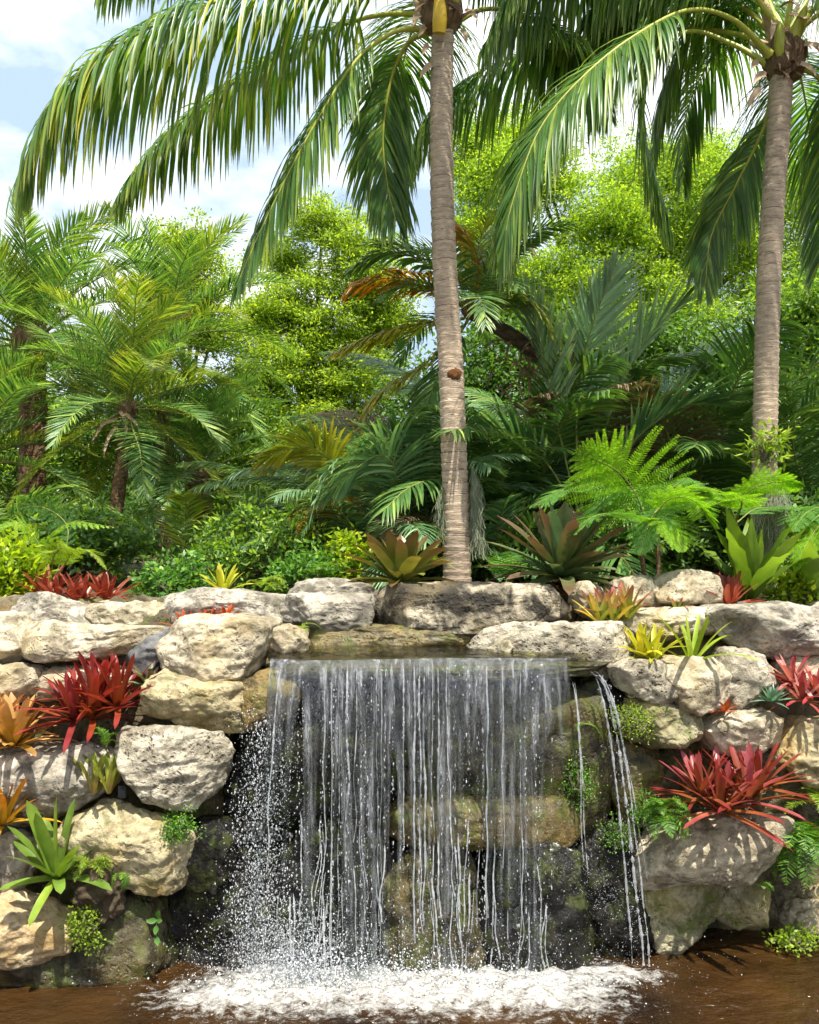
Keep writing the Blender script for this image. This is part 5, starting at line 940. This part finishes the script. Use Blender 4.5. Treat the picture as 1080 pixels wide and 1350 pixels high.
shrub('yellow green leafy shrub at the left picture edge above the boulders', (10,800,6.2), (42,45), 60, 26, .09, .016, 'crisp', 51)
shrub('small leafy herb patch behind the yellow green bromeliad', (240,775,6.5), (45,24), 46, 22, .055, .014, 'herb', 52, loose=True)
shrub('loose leafy herb with pale leaves left of the slab rocks', (215,790,6.25), (30,26), 30, 20, .05, .015, 'herb', 53, loose=True)
shrub('green thicket behind the long dark slab', (330,760,7.2), (75,50), 90, 40, .07, .014, 'tree3', 54, loose=True)
shrub('yellow green thicket left of the large green bromeliad', (455,765,7.0), (35,34), 50, 30, .06, .016, 'crisp', 55, loose=True)
shrub('low green thicket behind the flat grey rock', (400,770,6.8), (40,24), 50, 30, .05, .013, 'herb', 56, loose=True)
shrub('watercress like herb patch at the waterline by the right edge', (1050,1245,5.35), (48,8), 50, 14, .025, .009, 'lime', 57)
shrub('bright leafy thicket right of the nest fern at the right edge', (1050,800,6.3), (30,26), 40, 24, .07, .017, 'crisp', 58)
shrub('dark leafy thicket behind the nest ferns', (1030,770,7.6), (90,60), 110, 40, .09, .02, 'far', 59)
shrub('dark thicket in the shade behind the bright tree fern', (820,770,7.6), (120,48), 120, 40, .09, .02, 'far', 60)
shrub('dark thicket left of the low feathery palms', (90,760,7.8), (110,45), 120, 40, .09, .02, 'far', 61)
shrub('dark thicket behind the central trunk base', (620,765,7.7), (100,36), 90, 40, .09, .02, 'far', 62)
shrub('small epiphyte tuft on the right coconut trunk', (1012,610,6.95), (16,22), 20, 14, .08, .012, 'lime', 64, name='epiphyte', cat='plant', grp=None)
shrub('lush lime fern tuft tucked under the rough round boulder', (235,1098,4.98), (18, 14), 60, 24, .015, .005, 'fernsmall', 71, name='fern_tuft', cat='fern', grp='maidenhair tufts', loose=True)
shrub('green maidenhair tuft hanging behind the right of the curtain', (763,1042,5.24), (16, 20), 54, 24, .014, .0045, 'fernsmall', 72, name='fern_tuft', cat='fern', grp='maidenhair tufts', loose=True)
shrub('bright yellow green moss fern on the rock under the white rounded boulder', (832,958,5.17), (20, 16), 60, 24, .014, .0045, 'lime', 73, name='fern_tuft', cat='fern', grp='maidenhair tufts', loose=True)
shrub('maidenhair tuft hanging at the right edge of the thin trickle', (853,1085,5.14), (13, 20), 60, 24, .014, .0045, 'fernsmall', 74, name='fern_tuft', cat='fern', grp='maidenhair tufts', loose=True)
shrub('maidenhair tuft lower left of the overhanging ledge rock', (815,1106,5.2), (13, 13), 40, 24, .013, .0045, 'fernsmall', 75, name='fern_tuft', cat='fern', grp='maidenhair tufts', loose=True)
shrub('moss tuft hanging low on the rooty soil clod', (112, 1232, 4.84), (14, 20), 40, 24, .020, .0065, 'lime', 76, name='fern_tuft', cat='fern', grp='maidenhair tufts', loose=True)
b = P(208, 1245, 4.86); t = thing('sapling', 'tiny sapling with four oval leaves on the dark rock at lower left', 'plant', b)
part('stem', tube_parts(spline([b, P(206, 1225, 4.85), P(207, 1213, 4.84)], 6), .0018, 5), M['rachis'], t)
for k, (dx, dz, ps) in enumerate(((-.055, .0, 1213), (.035, .005, 1213), (.02, .05, 1210), (-.005, -.045, 1220), (.01, -.04, 1235))):
    c0 = P(207, ps, 4.84); d = np.array([dx, -.02, dz]); C = (c0 + np.linspace(0, 1, 6)[:, None] * d)[None]; sd = norm(np.cross(d, np.array([0, -1, .4]))); W = sd * (.016 * np.array([.15, .8, 1, .85, .5, .05]))[:, None]
    V, F, A = ribbons(C, W[None], np.array([[0, -1., .3]])[:, None] * np.ones((1, 6, 1)), .3); part('leaf', [(V, F, 0, A)], M['herb'], t)
def beard(label, px0, py0, py1, Y, r, n, seed, wrap=(150, 390)):
    rs = np.random.default_rng(seed); top = P(px0, py0, Y); H = (py1 - py0) / FPX * Y; t = thing('hanging_moss', label, 'moss', P(px0, py1, Y), 'hanging moss on the coconut trunks')
    a = np.radians(rs.uniform(*wrap, n)); z0 = top[2] - rs.random(n) * H * .7; Ls = H * rs.uniform(.15, .45, n); K = 7
    p = np.stack([top[0] + np.cos(a) * r, Y + np.sin(a) * r, z0], -1); C = [p]; d = np.stack([np.cos(a), np.sin(a), -1.2 + 0 * a], -1)
    for k in range(K - 1): d = d * np.array([.55, .55, 1]) + rs.normal(0, .28, (n, 3)) * np.array([1, 1, .3]); C.append(C[-1] + norm(d) * (Ls / K)[:, None])
    C = np.stack(C, 1); W = norm(np.cross(np.gradient(C, axis=1), np.array([.2, -1, .1]))) * .0016; V, F, A = flat_ribbons(C, W); part('strands', [(V, F, 0, A)], M['airmoss'], t); return t
beard('grey green moss beard on both sides of the central coconut trunk', 604, 615, 740, 6.9, .115, 900, 1, (-30, 30)); 
beard('grey green moss beard on the left flank of the central coconut trunk', 602, 640, 720, 6.9, .115, 500, 2, (150, 210))
beard('long grey moss beard hanging from the right coconut trunk', 1012, 640, 740, 7.05, .11, 900, 3, (200, 340))
b = P(161, 1060, 4.98); t = thing('plant_label', 'small black plant label on a stake by the upright bromeliads', 'label', b)
part('stake', tube_parts(np.array([b, P(161, 1045, 4.98)]), .003, 5), M['tag'], t)
c = P(161, 1044, 4.975); D = np.array([[x, y, z] for x in (-1, 1) for y in (-1, 1) for z in (-1, 1)], float); BF = np.array([[0, 1, 3, 2], [4, 6, 7, 5], [0, 4, 5, 1], [2, 3, 7, 6], [0, 2, 6, 4], [1, 5, 7, 3]])
pl = part('plate', [(D * np.array([.022, .002, .034]) + c, BF, 0, None)], M['tag'], t, smooth=False)
